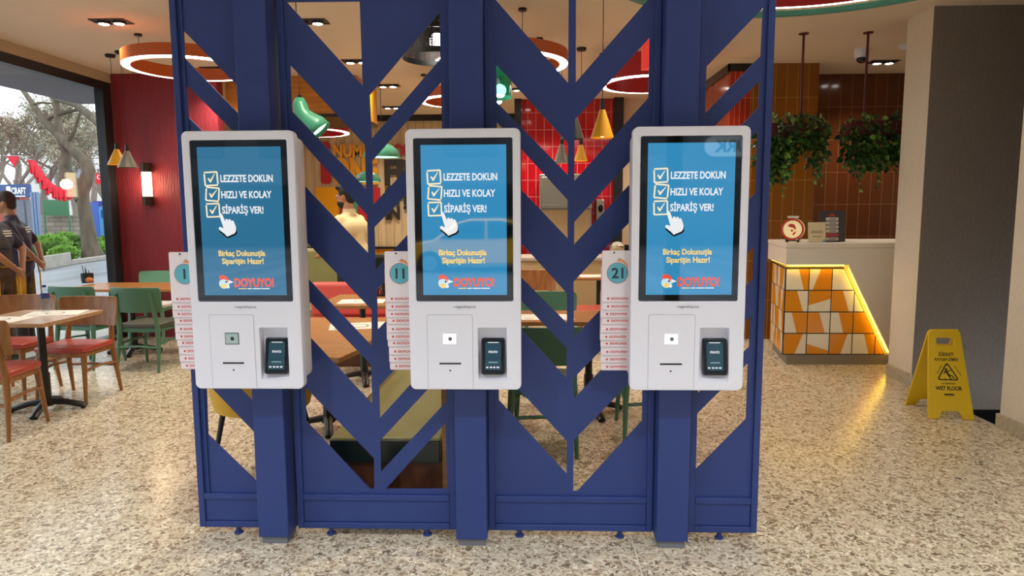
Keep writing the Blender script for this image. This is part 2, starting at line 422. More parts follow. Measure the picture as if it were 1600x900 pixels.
# right: wall in front of the stair opening, pillar beyond it
b = MB(); b.box(3.28, 5.4, -2.2, 4.82, 0.0, H); struct(b, 'wall_right', BEIGEW)
b = MB(); b.box(5.3, 5.4, 4.82, 12.2, 0, H); struct(b, 'wall_right_far', BEIGEW)
b = MB(); b.box(3.28, 5.3, 5.97, 6.37, 0.0, H, 0)
b.box(3.281, 5.3, 5.966, 5.972, -0.21, H, 1)
struct(b, 'pillar_right', [BEIGEW, GREYW])
b = MB(); b.box(3.30, 5.38, 5.96, 5.97, -0.6, -0.21); struct(b, 'baseboard_stairwell', mat('black_skirting', '0c0c0c', 0.8, spec=0.1))
SK = mat('terrazzo_skirting', 'b3a892', 0.4, var=((60, 60, 60), 0.3))
b = MB(); b.box(3.262, 3.28, -2.2, 4.82, 0, 0.10); b.box(3.262, 3.9, 4.82, 4.838, 0, 0.10); struct(b, 'baseboard_right', SK, bevel=0.003)
b = MB(); b.box(3.262, 3.28, 5.955, 6.37, 0, 0.11); struct(b, 'baseboard_pillar', SK, bevel=0.003)
# left: red wall and the glazed side
b = MB(); b.box(-5.25, -3.82, 8.25, 8.42, 0, H); struct(b, 'wall_red', REDW)
b = MB(); b.box(-5.3, -5.1, -2.2, 8.25, 3.09, H); struct(b, 'wall_left', mat('beige_paint', 'b9a68a', 0.8))
b = MB(); b.box(-5.3, -5.1, 8.42, 12.2, 0, H); struct(b, 'wall_left_far', mat('beige_paint', 'b9a68a', 0.8))
FR = mat('anthracite_aluminium', '2b2d31', 0.35, metal=0.3)
b = MB()
b.box(-5.22, -5.11, -2.2, 8.25, 2.99, 3.09); b.box(-5.22, -5.11, -2.2, 8.25, 0, 0.07)
for y0, y1 in ((8.10, 8.25), (4.6, 4.7), (1.2, 1.3), (-2.2, -2.1)): b.box(-5.22, -5.11, y0, y1, 0.07, 2.99)
wf = struct(b, 'window_1', FR, bevel=0.004)
for y0, y1 in ((4.7, 8.10), (1.3, 4.6), (-2.1, 1.2)):
    b = MB(); b.box(-5.175, -5.165, y0, y1, 0.07, 2.99); b.build('pane', CLEAR, wf)
# back walls
b = MB(); b.box(-5.3, -0.28, 12.06, 12.2, 0.9, H); struct(b, 'wall_back', grooved('pale_wood_boards', 'cdb590', 'X', 0.14))
b = MB(); b.box(-5.3, -0.28, 12.04, 12.2, 0, 0.9); struct(b, 'wall_back_tiles', tile_mat('orange_tiles', 'd98a1e', '8a5a20', 0.14, 0.14))
b = MB(); b.box(-5.3, -0.28, 12.0, 12.06, 3.1, H); b.box(-5.3, -0.28, 12.0, 12.06, 0.88, 0.92); struct(b, 'trim_2', BLKMET)
REDT = tile_mat('red_glazed_tiles', 'b3141f', 'c07a7c', 0.125, 0.25, gap=0.005, rough=0.08)
b = MB(); b.box(-0.22, 1.22, 10.5, 10.65, 0, H); struct(b, 'wall_kitchen', REDT)
b = MB(); b.box(-0.32, -0.22, 10.42, 10.65, 0, H); b.box(1.16, 1.3, 10.4, 10.6, 0, H); struct(b, 'trim_3', BLKMET)
b = MB(); b.box(-0.32, -0.3, 10.65, 12.2, 0, H); b.box(1.3, 2.25, 10.6, 10.75, 0, H); struct(b, 'wall_back_beige', mat('beige_back', 'e0d0b0', 0.7))
# tiled block behind the counter
BRT = tile_mat('brown_glazed_tiles', '8a5416', 'a9834c', 0.125, 0.47, gap=0.004, rough=0.12, vary=0.1)
BRD = tile_mat('dark_brown_glazed_tiles', '5c3018', '85603f', 0.14, 0.4, gap=0.0035, rough=0.12, vary=0.1)
b = MB(); b.box(2.47, 3.235, 8.15, 8.9, 0, H); struct(b, 'wall_tiled_block', BRT)
b = MB(); b.box(2.22, 2.47, 8.15, 10.75, 0, H); struct(b, 'wall_red_tiled_end', tile_mat('red_strip_tiles', 'a52a1a', 'c77c4e', 0.06, 0.47, 'AZ', gap=0.003))
b = MB(); b.box(2.20, 2.60, 8.13, 8.15, 3.12, H); b.box(2.20, 2.22, 8.13, 10.4, 3.1, H); struct(b, 'trim_4', BLKMET)
b = MB(); b.box(3.235, 5.3, 8.82, 8.95, 0, H); struct(b, 'wall_back_tiled', BRD)
# wooden soffit beyond the red wall
b = MB(); b.box(-3.82, -2.2, 8.5, 9.6, 2.74, H-0.001, 0); b.box(-3.82, -2.2, 8.48, 9.62, 2.70, 2.74, 1)
struct(b, 'trim_5', [grooved('orange_slats', 'c67a20', 'Z', 0.06, 0.45), BLKMET])
# entrance side, behind the camera: columns and a head beam, open doors
b = MB()
b.box(-5.3, 5.4, -2.35, -2.2, 2.85, H+0.1)
for x in (-5.3, -1.95, 1.5, 5.2): b.box(x, x+0.16, -2.35, -2.2, 0, 2.85)
struct(b, 'wall_entrance', FR)
# outside: street level, canopy
b = MB(); b.box(-150, -5.25, -80, 150, -0.12, -0.03); b.box(-5.25, 60, -80, -2.2, -0.12, -0.03)
struct(b, 'road', mat('wet_asphalt', '74777d', 0.4, var=((1.2, 0.10, 1), 0.4)))
b = MB(); b.box(-7.4, -5.25, -2, 10, -0.03, 0.0); struct(b, 'pavement', mat('paving', 'a7a39a', 0.6, var=(2, 0.1)))
b = MB(); b.box(-6.4, -5.25, -3, 9.6, 3.06, 3.25); struct(b, 'canopy_roof', mat('canopy_grey', '6d6d74', 0.6))

# ================================================================== LATTICE SCREEN
YF, YL = 3.09, 3.105
scr = thing('lattice_screen', 'tall dark blue metal screen cut with chevron openings on three posts, carrying the kiosks', 'room divider', (-0.3, 3.1, 0), group=None)
def P(pts): return [xz(x, y, YL) for x, y in pts]
ZT = 2.72; XL, XR = -1.625, 1.032
PANELS = [(XL, -1.16), (-1.145, -0.382), (-0.227, 0.546), (0.712, XR)]
A = [[(284.2, 45), (371, 134), (373, 178), (286.7, 89)], [(290.3, 131), (375, 216), (378, 266), (293, 182)],
     [(294, 214), (378, 300), (380, 368), (297, 282)], [(298, 306), (381, 390), (384, 448), (301, 366)],
     [(303, 400), (385, 482), (388, 540), (306, 460)], [(307, 490), (391, 574), (395, 627), (310, 540)], [(322, 597), (399, 677), (402, 754), (324.7, 679)]]
B = [[(448, 3), (562, 2), (566.6, 134)], [(686.5, 19), (688, 92), (580.6, 217), (577.4, 148)], [(689, 128), (690.5, 205), (583, 320), (581.5, 251)],
     [(692, 245), (692.5, 306), (586.7, 421), (584.7, 355)], [(693, 342), (694, 407), (590, 515), (588.7, 452.6)], [(694, 494), (695, 542), (593.3, 653.3), (592, 604)],
     [(697.5, 577), (698, 627), (595.3, 737), (594.5, 688)], [(696, 661), (699, 764), (602.6, 764)],
     [(453.4, 101.5), (570, 226), (572, 295.4), (456, 173.6)], [(459, 208), (573.7, 336), (575, 395.6), (460.7, 274)], [(464.8, 363), (580.6, 484), (580.6, 541), (467.5, 421)],
     [(469, 456), (580, 570), (581.8, 632), (472, 514)], [(476, 604), (584.3, 716), (584.7, 764), (578, 764), (478.6, 658.7)]]
C = [[(772, -40), (889, -40), (887.6, 129.6), (773, -2)], [(899.9, -40), (1016, -40), (1015.5, -4), (899.8, 128.4)], [(1015, 58.7), (1013, 152.8), (897.4, 283), (898, 187)],
     [(775, 100), (887, 223), (887, 273), (776.5, 160)], [(776, 190.7), (887, 312.5), (887, 372.4), (777, 257)], [(777.5, 339), (886, 458.7), (886, 505), (778, 397)],
     [(778.5, 432), (885.5, 544), (885, 591), (779, 476)], [(779, 575), (886, 689), (885.4, 740.6), (779.6, 625.7)], [(1012.5, 221), (1011.5, 258), (897, 382), (897.4, 346.7)],
     [(1010, 319), (1008.5, 412), (896.8, 527), (896.2, 440)], [(1007, 478), (1006.5, 505), (897.5, 623), (896.2, 591)], [(1004, 577), (1003.3, 657.5), (902.5, 767.5), (895.7, 767.5), (896.2, 688)]]
D = [[(1192.4, 12.2), (1188.7, 86.8), (1102, 177), (1104, 104)], [(1187, 126), (1185, 168.7), (1101, 255), (1101.5, 212)],
     [(1183.5, 205), (1181, 301), (1098, 384), (1100, 290)], [(1177.5, 386), (1176.5, 436), (1095.5, 516), (1096.5, 466)],
     [(1172.5, 494), (1171, 542), (1088, 617), (1092, 572)], [(1169, 567), (1166, 654.7), (1086.3, 735), (1087.8, 647.8)]]
for (x0, x1), holes in zip(PANELS, (A, B, C, D)):
    b = MB(); b.plate([[(x0+0.01, 0.19), (x1-0.01, 0.19), (x1-0.01, ZT-0.02), (x0+0.01, ZT-0.02)]]+[P(h) for h in holes], YL, YL+0.008)
    b.build('lattice_panel', BLUE, scr, smooth=20)
    f = MB(); t = 0.03
    f.box(x0, x0+t, YF, YF+0.05, 0.038, ZT); f.box(x1-t, x1, YF, YF+0.05, 0.038, ZT)
    for z0, z1 in ((0.038, 0.068), (0.178, 0.207), (ZT-0.03, ZT)): f.box(x0+t, x1-t, YF, YF+0.05, z0, z1)
    f.box(x0+t, x1-t, YF+0.009, YF+0.04, 0.068, 0.178)
    if x0 == XL: f.box(x0+0.045, x0+0.055, YF+0.006, YF+0.02, 0.2, ZT)
    f.build('frame', BLUE, scr, bevel=0.003)
for x0, x1 in ((-1.300, -1.157), (-0.373, -0.228), (0.548, 0.693)):
    b = MB(); b.box(x0, x1, 3.0, 3.14, 0.035, ZT); p = b.build('post', BLUE, scr, bevel=0.004)
    b = MB(); b.box(x0+0.012, x1-0.012, 3.012, 3.13, 0.0, 0.036); b.build('base_plate', mat('grey_base', '6b6e74', 0.5), p)
for px in (368, 515, 667, 812, 968, 1122):
    x = atZ(px, 838).x; b = MB(); b.tube((x, 3.115, 0.0), (x, 3.115, 0.008), 0.022, n=20); b.tube((x, 3.115, 0.008), (x, 3.115, 0.05), 0.011)
    b.build('foot', BLUE, scr, bevel=0.002)

# ================================================================== KIOSKS
SCREEN = lit_glass('display_blue', '3290c2', 0.97)
GLASSBLK = mat('black_glass', '050506', 0.03, spec=0.9, coat=1.0)
S_WHITE = lit_glass('display_white', 'f4f6f8', 1.0); S_YEL = lit_glass('display_yellow', 'ffd976', 1.0)
S_CRM = lit_glass('display_cream', 'fff0c8', 1.0); S_RED = lit_glass('display_red', 'f0553c', 1.0); S_PINK = lit_glass('display_rose', 'e8606a', 1.0)
S_LBLUE = lit_glass('display_pale_blue', 'cfe6f0', 1.0); S_BLK = mat('display_dark', '1a2428', 0.05)
TERMSCR = lit_glass('terminal_display', '1c4450', 0.9); SEAM = mat('seam_grey', '9a9aa4', 0.5)
def kiosk(xc, side, num, digits):
    YK = 2.86; x0, x1, z0, z1 = xc-0.2385, xc+0.2385, 0.784, 1.886
    r = thing('self_order_kiosk', f'white self-order kiosk on the {side} blue post, beside the card marked {digits}', 'kiosk', (xc, 3.0, z0), group='self-order kiosks on the blue screen')
    gx0, gx1, gz0, gz1 = xc-0.206, xc+0.206, 1.167, 1.848
    tx0, tx1, tz0, tz1 = xc+0.055, xc+0.176, 0.826, 1.052
    b = MB(); b.plate([rrect(x0, x1, z0, z1, 0.024), rrect(gx0, gx1, gz0, gz1, 0.008), rrect(tx0, tx1, tz0, tz1, 0.004)], YK, YK+0.045, bev=0.004)
    b.box(tx0-0.01, tx1+0.01, YK+0.04, YK+0.044, tz0-0.01, tz1+0.01)
    b.add([(tx0, YK+0.006, tz0), (tx1, YK+0.006, tz0), (tx1, YK+0.042, tz0+0.05), (tx0, YK+0.042, tz0+0.05)], [(0, 1, 2, 3)])
    b.text('regeditpos', xc+0.0, 1.139, YK-0.0006, w=0.092, h=0.0115, align='C', k=1, bold=0.0)
    b.build('front_panel', [WHITE, mat('grey_print', '55565e', 0.5)], r)
    b = MB(); b.plate([rrect(x0+0.006, x1-0.006, z0+0.03, z1-0.02, 0.03)], YK+0.046, 3.0, bev=0.006); b.build('rear_housing', mat('rear_housing_white', 'dcd6da', 0.4), r)
    # touchscreen with its picture
    b = MB(); b.plate([rrect(gx0+0.001, gx1-0.001, gz0+0.001, gz1-0.001, 0.007)], YK+0.003, YK+0.012)
    t = b.build('touchscreen', GLASSBLK, r)
    sx0, sx1, sz0, sz1 = xc-0.176, xc+0.180, 1.194, 1.820
    b = MB(); y = YK+0.0027; b.k = 0; b.add([(sx0, y, sz0), (sx1, y, sz0), (sx1, y, sz1), (sx0, y, sz1)], [(0, 1, 2, 3)])
    k = 1/372.0; X = lambda px: xc+0.002+(px-727)*k
    Z = lambda py: 1.820-(py-227)*k*1.0
    y -= 0.0004
    for j, (cx, cy, tl, tw, txt, rot) in enumerate(((681, 276, 696, 83, 'LEZZETE DOKUN', 0.05), (682, 300, 696, 80, 'HIZLI VE KOLAY', -0.09), (681.5, 325, 696, 66, 'SİPARİŞ VER!', 0.03))):
        q = 10.2*k; w = 1.2*k; cxx, czz = X(cx), Z(cy); c_, s_ = math.cos(rot), math.sin(rot)
        R = lambda u, v: (cxx+u*c_-v*s_, czz+u*s_+v*c_)
        for u0, u1, v0, v1 in ((-q, q*1.02, q-w, q+w), (-q, q, -q-w, -q+w), (-q-w, -q+w, -q, q*0.8), (q-w, q+w, -q*0.85, q)):
            b.flat([R(u0, v0), R(u1, v0), R(u1, v1), R(u0, v1)], y, 2)
        b.flat([R(-5.5*k, 0.5*k), R(-4*k, 2*k), R(-1.5*k, -1.5*k), R(6.5*k, 8*k), R(6.9*k, 7.2*k), R(-0.6*k, -5.5*k), R(-2.2*k, -5.8*k)], y, 2)
        b.text(txt, X(tl), Z((281, 306, 330)[j]), y-0.0002, w=tw*k, h=10.6*k, k=1, bold=0.028)
    # pointing hand
    hand = [(690.5, 331), (693, 329.5), (695.5, 331), (700, 342), (701.5, 338.5), (704, 339), (705, 341.5), (706.5, 338.8), (709, 339.8), (709.8, 342.5), (711.5, 340.8), (713.6, 342.3), (717, 352), (716.5, 358), (714, 361.5), (702, 366.5), (698, 362), (689.5, 355.5), (689, 352.5), (691.5, 351), (697, 353.5)]
    sh = [(x+2.0, z+2.6) for x, z in hand[7:]]
    b.flat([(X(x), Z(z)) for x, z in [(717, 352), (718.5, 361), (715, 364.5), (702.5, 369.5), (698, 366), (689.5, 358.5), (689.5, 355.5), (698, 362), (702, 366.5), (714, 361.5)]], y, 3)
    b.flat([(X(x), Z(z)) for x, z in hand], y-0.0003, 1)
    b.text('Birkaç Dokunuşla', X(724), Z(397), y, w=75*k, h=8.6*k, align='C', k=4, bold=0.03)
    b.text('Siparişin Hazır!', X(725), Z(409.5), y, w=67*k, h=8.6*k, align='C', k=4, bold=0.03)
    # logo: cock's head and the word
    b.flat([(X(x), Z(z)) for x, z in circ(693, 441, 8.2, 20)], y, 5)
    b.flat([(X(x), Z(z)) for x, z in [(685, 433), (687, 428), (693, 427.5), (698, 430), (701, 435), (700, 440), (697.5, 436), (693, 434), (688, 435.5)]], y-0.0002, 6)
    b.flat([(X(x), Z(z)) for x, z in [(699, 434.5), (708.5, 438.8), (700.5, 441.5)]], y-0.0002, 1)
    b.flat([(X(x), Z(z)) for x, z in circ(692.5, 445, 5.4, 16, 3.4)], y-0.0002, 4)
    b.flat([(X(x), Z(z)) for x, z in circ(699, 446.2, 2.6, 12)], y-0.0003, 1)
    b.flat([(X(x), Z(z)) for x, z in circ(696.5, 438.5, 1.5, 10)], y-0.0003, 7)
    b.text('DOYUYO!', X(709.5), Z(446), y-0.0002, w=64*k, h=13*k, k=6, bold=0.05)
    for u0, u1 in ((716, 729), (730.5, 737.5), (739, 752), (753, 766)):
        b.flat([(X(u0), Z(448.6)), (X(u1), Z(448.6)), (X(u1), Z(450.0)), (X(u0), Z(450.0))], y, 4 if u0 == 716 else 1)
    b.build('display_picture', [SCREEN if num > 1 else lit_glass('display_blue_angle_dim', '2f86b2', 0.68), S_WHITE, S_CRM, S_BLK, S_YEL, S_LBLUE, S_RED, S_BLK], t, smooth=0, norm=False)  # left display's dimming at a slanting view is put into a darker blue
    # printer door with scanner window, receipt slot and light
    dx0, dx1, dz0, dz1 = xc-0.161, xc+0.031, 0.788, 1.109
    b = MB(); b.plate([rrect(dx0-0.0016, dx1+0.0016, dz0, dz1+0.0016, 0.009)], YK-0.0006, YK+0.002, k=1)
    b.plate([rrect(dx0, dx1, dz0, dz1, 0.008)], YK-0.0014, YK+0.002, k=0)
    d = b.build('printer_door', [WHITE, SEAM], r, smooth=0)
    cx, cz = xc-0.066, 1.006; lit = num != 1
    b = MB(); y = YK-0.0018
    b.plate([rrect(cx-0.031, cx+0.031, cz-0.026, cz+0.026, 0.002)], y, y+0.002, k=0)
    b.plate([rrect(cx-0.028, cx+0.027, cz-0.022, cz+0.022, 0.001)], y-0.001, y, k=1)
    b.flat(circ(cx+0.002, cz, 0.0085, 20), y-0.0014, 2)
    b.build('scanner_window', [mat('scanner_frame', '4c555b', 0.4) if not lit else WHITE, glow('scanner_light', 'ffffff', 1.2) if lit else mat('scanner_pane', 'a9bfc0', 0.1), DARK if not lit else mat('lens_grey', '6f6f70', 0.3)], d, smooth=0)
    b = MB(); b.box(cx-0.046, cx+0.047, YK-0.0022, YK, 0.895, 0.902); b.build('receipt_slot', BLACK, d)
    b = MB(); b.path([(cx, YK-0.002, 0.868), (cx, YK, 0.868)], 0.004, 12); b.build('status_light', DARK, d)
    # payment terminal resting in the recess
    px = xc + 0.118 + (0.006 if num == 3 else -0.002)
    T = thing('payment_terminal', f'black card payment terminal cradled in the {side} kiosk beside number card {digits}', 'card terminal', (px, YK+0.03, tz0+0.012), group='payment terminals in the kiosks')
    M = Matrix.Translation((px, YK+0.030, tz0+0.018)) @ Euler((math.radians(-12), 0, 0)).to_matrix().to_4x4() @ Euler((0, 0, math.radians(9 if num == 1 else (3 if num == 2 else -5)))).to_matrix().to_4x4()
    b = MB(); b.T = M; b.plate([rrect(-0.050, 0.050, 0, 0.158, 0.010)], -0.040, -0.006, bev=0.005); body = b.build('terminal_body', mat('terminal_black', '1b1a1c', 0.3), T)
    b = MB(); b.T = M; b.plate([rrect(-0.046, 0.046, 0.006, 0.152, 0.007)], -0.0412, -0.039); face = b.build('front_glass', GLASSBLK, body)
    b = MB(); b.T = M; yy = -0.0416
    b.flat(rrect(-0.034, 0.034, 0.020, 0.138, 0.003), yy, 0)
    b.flat([(-0.026, 0.139), (0.026, 0.139), (0.02, 0.1355), (-0.02, 0.1355)], yy-0.0003, 1)
    b.text('PAVO', 0, 0.092, yy-0.0003, w=0.038, h=0.010, align='C', k=1, bold=0.03)
    for u0, u1, v in ((-0.020, 0.020, 0.050),): b.flat([(u0, v), (u1, v), (u1, v+0.005), (u0, v+0.005)], yy-0.0003, 2)
    for u0, u1 in ((-0.030, -0.020), (-0.014, -0.004), (0.0, 0.010), (0.015, 0.026)): b.flat(rrect(u0, u1, 0.028, 0.034, 0.002, 2), yy-0.0003, 1)
    b.build('display', [TERMSCR, S_WHITE, lit_glass('terminal_line', '7fa0a8', 1.0)], face, smooth=0, norm=False)
    return r
KX = (-1.246, -0.303, 0.635)
kiosk(KX[0], 'left', 1, '1'); kiosk(KX[1], 'middle', 2, '11'); kiosk(KX[2], 'right', 3, '21')

# number cards hanging in stacks at the left edge of each kiosk
CARD = mat('card_white', 'ece4ea', 0.35); CBLUE = mat('card_blue', '63b6c8', 0.4); CRIM = mat('card_rim', '9a5a62', 0.4); CNUM = mat('card_digits', '2c3a4c', 0.5)
CRED = mat('card_red', 'd0433f', 0.5); CEDGE = mat('card_edge_rose', 'd9b4bc', 0.5); CORG = mat('card_orange', 'e2995e', 0.5)
ORD = ['front', 'second', 'third', 'fourth', 'fifth', 'sixth', 'seventh', 'eighth', 'ninth', 'lowest']
def cards(xl, num, side):
    w = 0.128; zt = 1.378; n = 10
    hk = MB(); hk.tube((xl+0.05, 2.945, zt-0.012), (xl+0.05, 3.0, zt-0.012), 0.004); hk.tube((xl+0.05, 3.0, zt-0.012), (xl+0.16, 3.0, zt-0.012), 0.004)
    hk.box(xl+0.10, xl+0.17, 2.985, 3.0, zt-0.06, zt+0.02)
    tag(hk.build('card_hook', BLKMET), f'small metal hook on the side of the {side} kiosk holding number cards', 'hook', 'hooks holding the number cards')
    proto = None
    for i in range(n):
        y = 2.948+0.0046*i; dx = (0.0, 0.001, -0.003, 0.002, -0.002, -0.004, -0.001, 0.002, 0.001, 0.003)[i]
        lab = f'white hanging card marked {num} in a blue disc, beside the {side} kiosk' if i == 0 else \
              f'white hanging card, {ORD[i]} from the front in the stack left of the {side} kiosk'
        if i < 2:
            x0 = xl+dx; zb = 1.150 if i == 0 else 1.150-0.035
            if i == 1: zb = 1.115
            r = thing('number_card', lab, 'card', (x0+w/2, y, zb), group=f'number cards hanging beside the {side} kiosk')
            b = MB(); top = zb+0.225
            b.plate([rrect(x0, x0+w, zb, top, 0.006)], y, y+0.003, k=0)
            b.flat([(x0+0.003, zb+0.0005), (x0+w-0.003, zb+0.0005), (x0+w-0.003, zb+0.003), (x0+0.003, zb+0.003)], y-0.0005, 1)
            b.box(x0-0.0012, x0, y+0.0005, y+0.004, zb+0.004, top-0.006, 1)
            b.text('DOYUYO!', x0+0.040, zb+0.012, y-0.0006, w=0.074, h=0.010, k=2, bold=0.04)
            b.flat(circ(x0+0.027, zb+0.017, 0.005, 12), y-0.0005, 2)
            b.build('card', [CARD, CEDGE, CRED], r, smooth=0)
            if i == 0:
                cx, cz = x0+0.066, zb+0.128
                b = MB(); b.flat(circ(cx, cz, 0.046, 36), y-0.0006, 1); b.flat(circ(cx, cz, 0.0435, 36), y-0.0009, 0)
                b.text(num, cx, cz-0.021, y-0.0013, w=None, h=0.043, align='C', k=2, bold=0.03)
                b.flat([(cx-0.006, cz+0.052), (cx+0.008, cz+0.066), (cx+0.026, cz+0.056), (cx+0.044, cz+0.034), (cx+0.046, cz+0.018), (cx+0.036, cz+0.036), (cx+0.018, cz+0.048)], y-0.0005, 3)
                b.build('number_disc', [CBLUE, CRIM, CNUM, CORG], r, smooth=0)
            else: proto = r
        else:
            r = copy_tree(proto); r.location = (xl+dx+w/2, y, 1.150-0.0345*i+ (0.004 if i in (3, 6) else 0)); r['label'] = lab
cards(atY(271, 480, 2.96).x, '1', 'left'); cards(atY(604, 480, 2.96).x, '11', 'middle'); cards(atY(940, 480, 2.96).x, '21', 'right')

# ================================================================== LAMPS
def lamp(kind, name, loc, energy, color, parent=None, **kw):
    d = bpy.data.lights.new(name, kind); d.energy = energy; d.color = color
    for k_, v_ in kw.items(): setattr(d, k_, v_)
    o = bpy.data.objects.new(name, d); COL.objects.link(o)
    if parent: o.parent = parent; o.location = wm(parent).inverted() @ Vector(loc)
    else: o.location = loc
    return o
def ceiling_spot(x, y, label, watts, warm=(1, 0.86, 0.68), group='recessed twin ceiling spots'):
    r = thing('ceiling_spot', label, 'ceiling light', (x, y, H-0.03), group=group)
    b = MB(); b.plate([[(-0.155, -0.085), (0.155, -0.085), (0.155, 0.085), (-0.155, 0.085)], [(-0.14, -0.07), (0.14, -0.07), (0.14, 0.07), (-0.14, 0.07)]], -0.004, 0.004)
    b.v = [Vector((x+p.x, y+p.z, H-0.005-p.y)) for p in b.v]
    b.box(x-0.14, x+0.14, y-0.07, y+0.07, H-0.004, H-0.001)
    b.build('frame', DARK, r)
    for s in (-1, 1):
        b = MB(); b.lathe([(0.048, 0), (0.055, 0.004), (0.055, 0.022)], (x+0.068*s, y, H-0.026), 20); h = b.build('lamp_head', DARK, r)
        b = MB(); b.lathe([(0.0005, -0.004), (0.03, -0.003), (0.046, 0.001)], (x+0.068*s, y, H-0.026), 20); b.build('bulb', BULB, h)
    lamp('SPOT', 'spot_light', (x, y, H-0.045), watts, warm, r, spot_size=math.radians(125), spot_blend=0.9, shadow_soft_size=0.07)
for px, py, lab in ((174, 33, 'recessed twin ceiling spot nearest the glazed side wall, above the orange ring lamp'),
                    (484, 33, 'recessed twin ceiling spot seen through the top opening left of the middle post'),
                    (557, 95, 'recessed twin ceiling spot, second in the row seen through the left lattice'),
                    (606, 133, 'recessed twin ceiling spot, farthest in the row seen through the left lattice'),
                    (1380, 96, 'recessed ceiling spot over the counter, beside the white smoke detector')):
    p = atZ(px, py, H); ceiling_spot(p.x, p.y, lab, SPOT_W)
for x, y in ((-3.7, 8.0), (-0.2, 8.0), (-0.2, 9.6), (1.0, 5.6), (1.7, 7.6), (-3.9, 10.4), (-2.3, 11.1), (-1.1, 11.1), (0.4, 9.7), (1.75, 9.6), (-1.3, 4.5)):  # unseen spots; those at back wall, kitchen and near table added for brightness
    ceiling_spot(x, y, 'extra unseen twin ceiling spot brightening the room behind the blue screen', SPOT_W)
for x in (-3.6, -1.4, 0.8, 2.6):
    for y in (-0.9, 0.9):
        ceiling_spot(x, y, 'recessed twin ceiling spot in the entrance before the kiosks', FRONT_W, (0.88, 0.93, 1.0))

def ring_lamp(cx, cy, R, z, h, m_out, label, wband=0.075, m_in=None, lip=None, watts=0):
    r = thing('ring_lamp', label, 'pendant lamp', (cx, cy, z))
    b = MB(); w = wband
    b.lathe([(R, 0.012), (R, h), (R-0.012, h), (R-0.012, 0.02), ], (cx, cy, z), 96, closed=True); b.build('outer_band', m_out, r, smooth=30)
    b = MB(); b.lathe([(R-w, 0.0), (R-w, h), (R-w+0.012, h), (R-w+0.012, 0.02)], (cx, cy, z), 96, closed=True); b.build('inner_band', m_in or m_out, r, smooth=30)
    b = MB(); b.lathe([(R-w+0.006, 0.004), (R-0.004, 0.004), (R-0.004, 0.02), (R-w+0.006, 0.02)], (cx, cy, z), 96, closed=True); b.build('light_strip', LED, r, smooth=30)
    b = MB(); b.lathe([(R-w+0.01, h-0.01), (R-0.01, h-0.01), (R-0.01, h), (R-w+0.01, h)], (cx, cy, z), 96, closed=True); b.build('top_cover', m_out, r, smooth=30)
    if lip:
        b = MB(); b.lathe([(R+0.002, 0.03), (R+0.11, 0.03), (R+0.11, 0.02), (R+0.002, 0.02)], (cx, cy, z), 96, closed=True); b.build('soffit_band', CREAM, r, smooth=30)
        b = MB(); b.lathe([(R+0.11, 0.02), (R+0.15, 0.0), (R+0.20, 0.0), (R+0.20, 0.07), (R+0.185, 0.07), (R+0.18, 0.03), (R+0.11, 0.04)], (cx, cy, z), 96, closed=True)
        b.build('outer_lip', lip, r, smooth=30)
    for i in range(3):
        a = 2*PI*i/3+0.9; q = R-w/2; b = MB()
        b.tube((cx+q*math.cos(a), cy+q*math.sin(a), z+h-0.005), (cx+q*math.cos(a), cy+q*math.sin(a), H-0.02), 0.0025, n=6)
        b.tube((cx+q*math.cos(a), cy+q*math.sin(a), H-0.02), (cx+q*math.cos(a), cy+q*math.sin(a), H), 0.035, n=14)
        b.build('suspension_cord', BLKMET, r)
    return r
ring_lamp(-3.17, 6.38, 0.575, 2.85, 0.115, ORANGE_M, 'orange ring lamp with white light strip hanging left of the blue screen')
ring_lamp(-0.32, 6.38, 0.61, 2.85, 0.115, ORANGE_M, 'orange ring lamp hanging behind the middle post of the blue screen')
ring_lamp(-0.91, 8.45, 0.50, 2.85, 0.12, ORANGE_M, 'orange ring lamp hanging deep in the room, behind the middle kiosk')
ring_lamp(1.21, 7.45, 0.54, 2.85, 0.24, RED_M, 'tall red ring lamp hanging before the kitchen, seen between middle and right posts')
ring_lamp(1.55, 3.71, 1.05, 2.86, 0.14, RED_M, 'large ring lamp at the top right, red inside with a teal outer lip', m_in=RED_M, lip=TEAL_M, wband=0.05)
ring_lamp(-3.45, 10.4, 0.62, 2.72, 0.2, RED_M, 'dark red ring lamp hanging under the wooden soffit before the board wall')

def cone_lamp(x, y, zb, r, h, m, label, neck=0.085, zt=H, inner=None):
    t = thing('cone_pendant', label, 'pendant lamp', (x, y, zb))
    b = MB(); b.lathe([(r, 0), (r*0.98, 0.004), (0.022, h), (0.018, h), (r*0.93, 0.006)], (x, y, zb), 36, closed=True); s = b.build('lamp_shade', m, t)
    b = MB(); b.lathe([(0.001, neck+h), (0.017, neck+h), (0.02, h), (0.02, h-0.01), (0.001, h-0.01)], (x, y, zb), 16); b.build('lamp_holder', BLKMET, t)
    b = MB(); b.ell((x, y, zb+0.045), (0.032, 0.032, 0.04)); b.build('bulb', inner or WARM, t)
    b = MB(); b.tube((x, y, zb+h+neck-0.004), (x, y, zt-0.025), 0.003, n=6); b.build('cord', BLKMET, t)
    b = MB(); b.lathe([(0.001, -0.028), (0.045, -0.028), (0.05, -0.022), (0.05, 0.0)], (x, y, zt), 24); b.build('canopy', BLKMET, t)
    return t
GREYSH = mat('smoke_grey_shade', '6f6d63', 0.35)
cone_lamp(-4.474, 7.26, 2.055, 0.10, 0.165, YELLOW_M, 'yellow cone pendant hanging in front of the red wall beside the window', 0.06)
cone_lamp(-4.28, 7.12, 2.018, 0.10, 0.17, GREYSH, 'grey cone pendant hanging in front of the red wall beside the yellow one', 0.06, inner=mat('unlit_bulb', 'd8d4c8', 0.3))
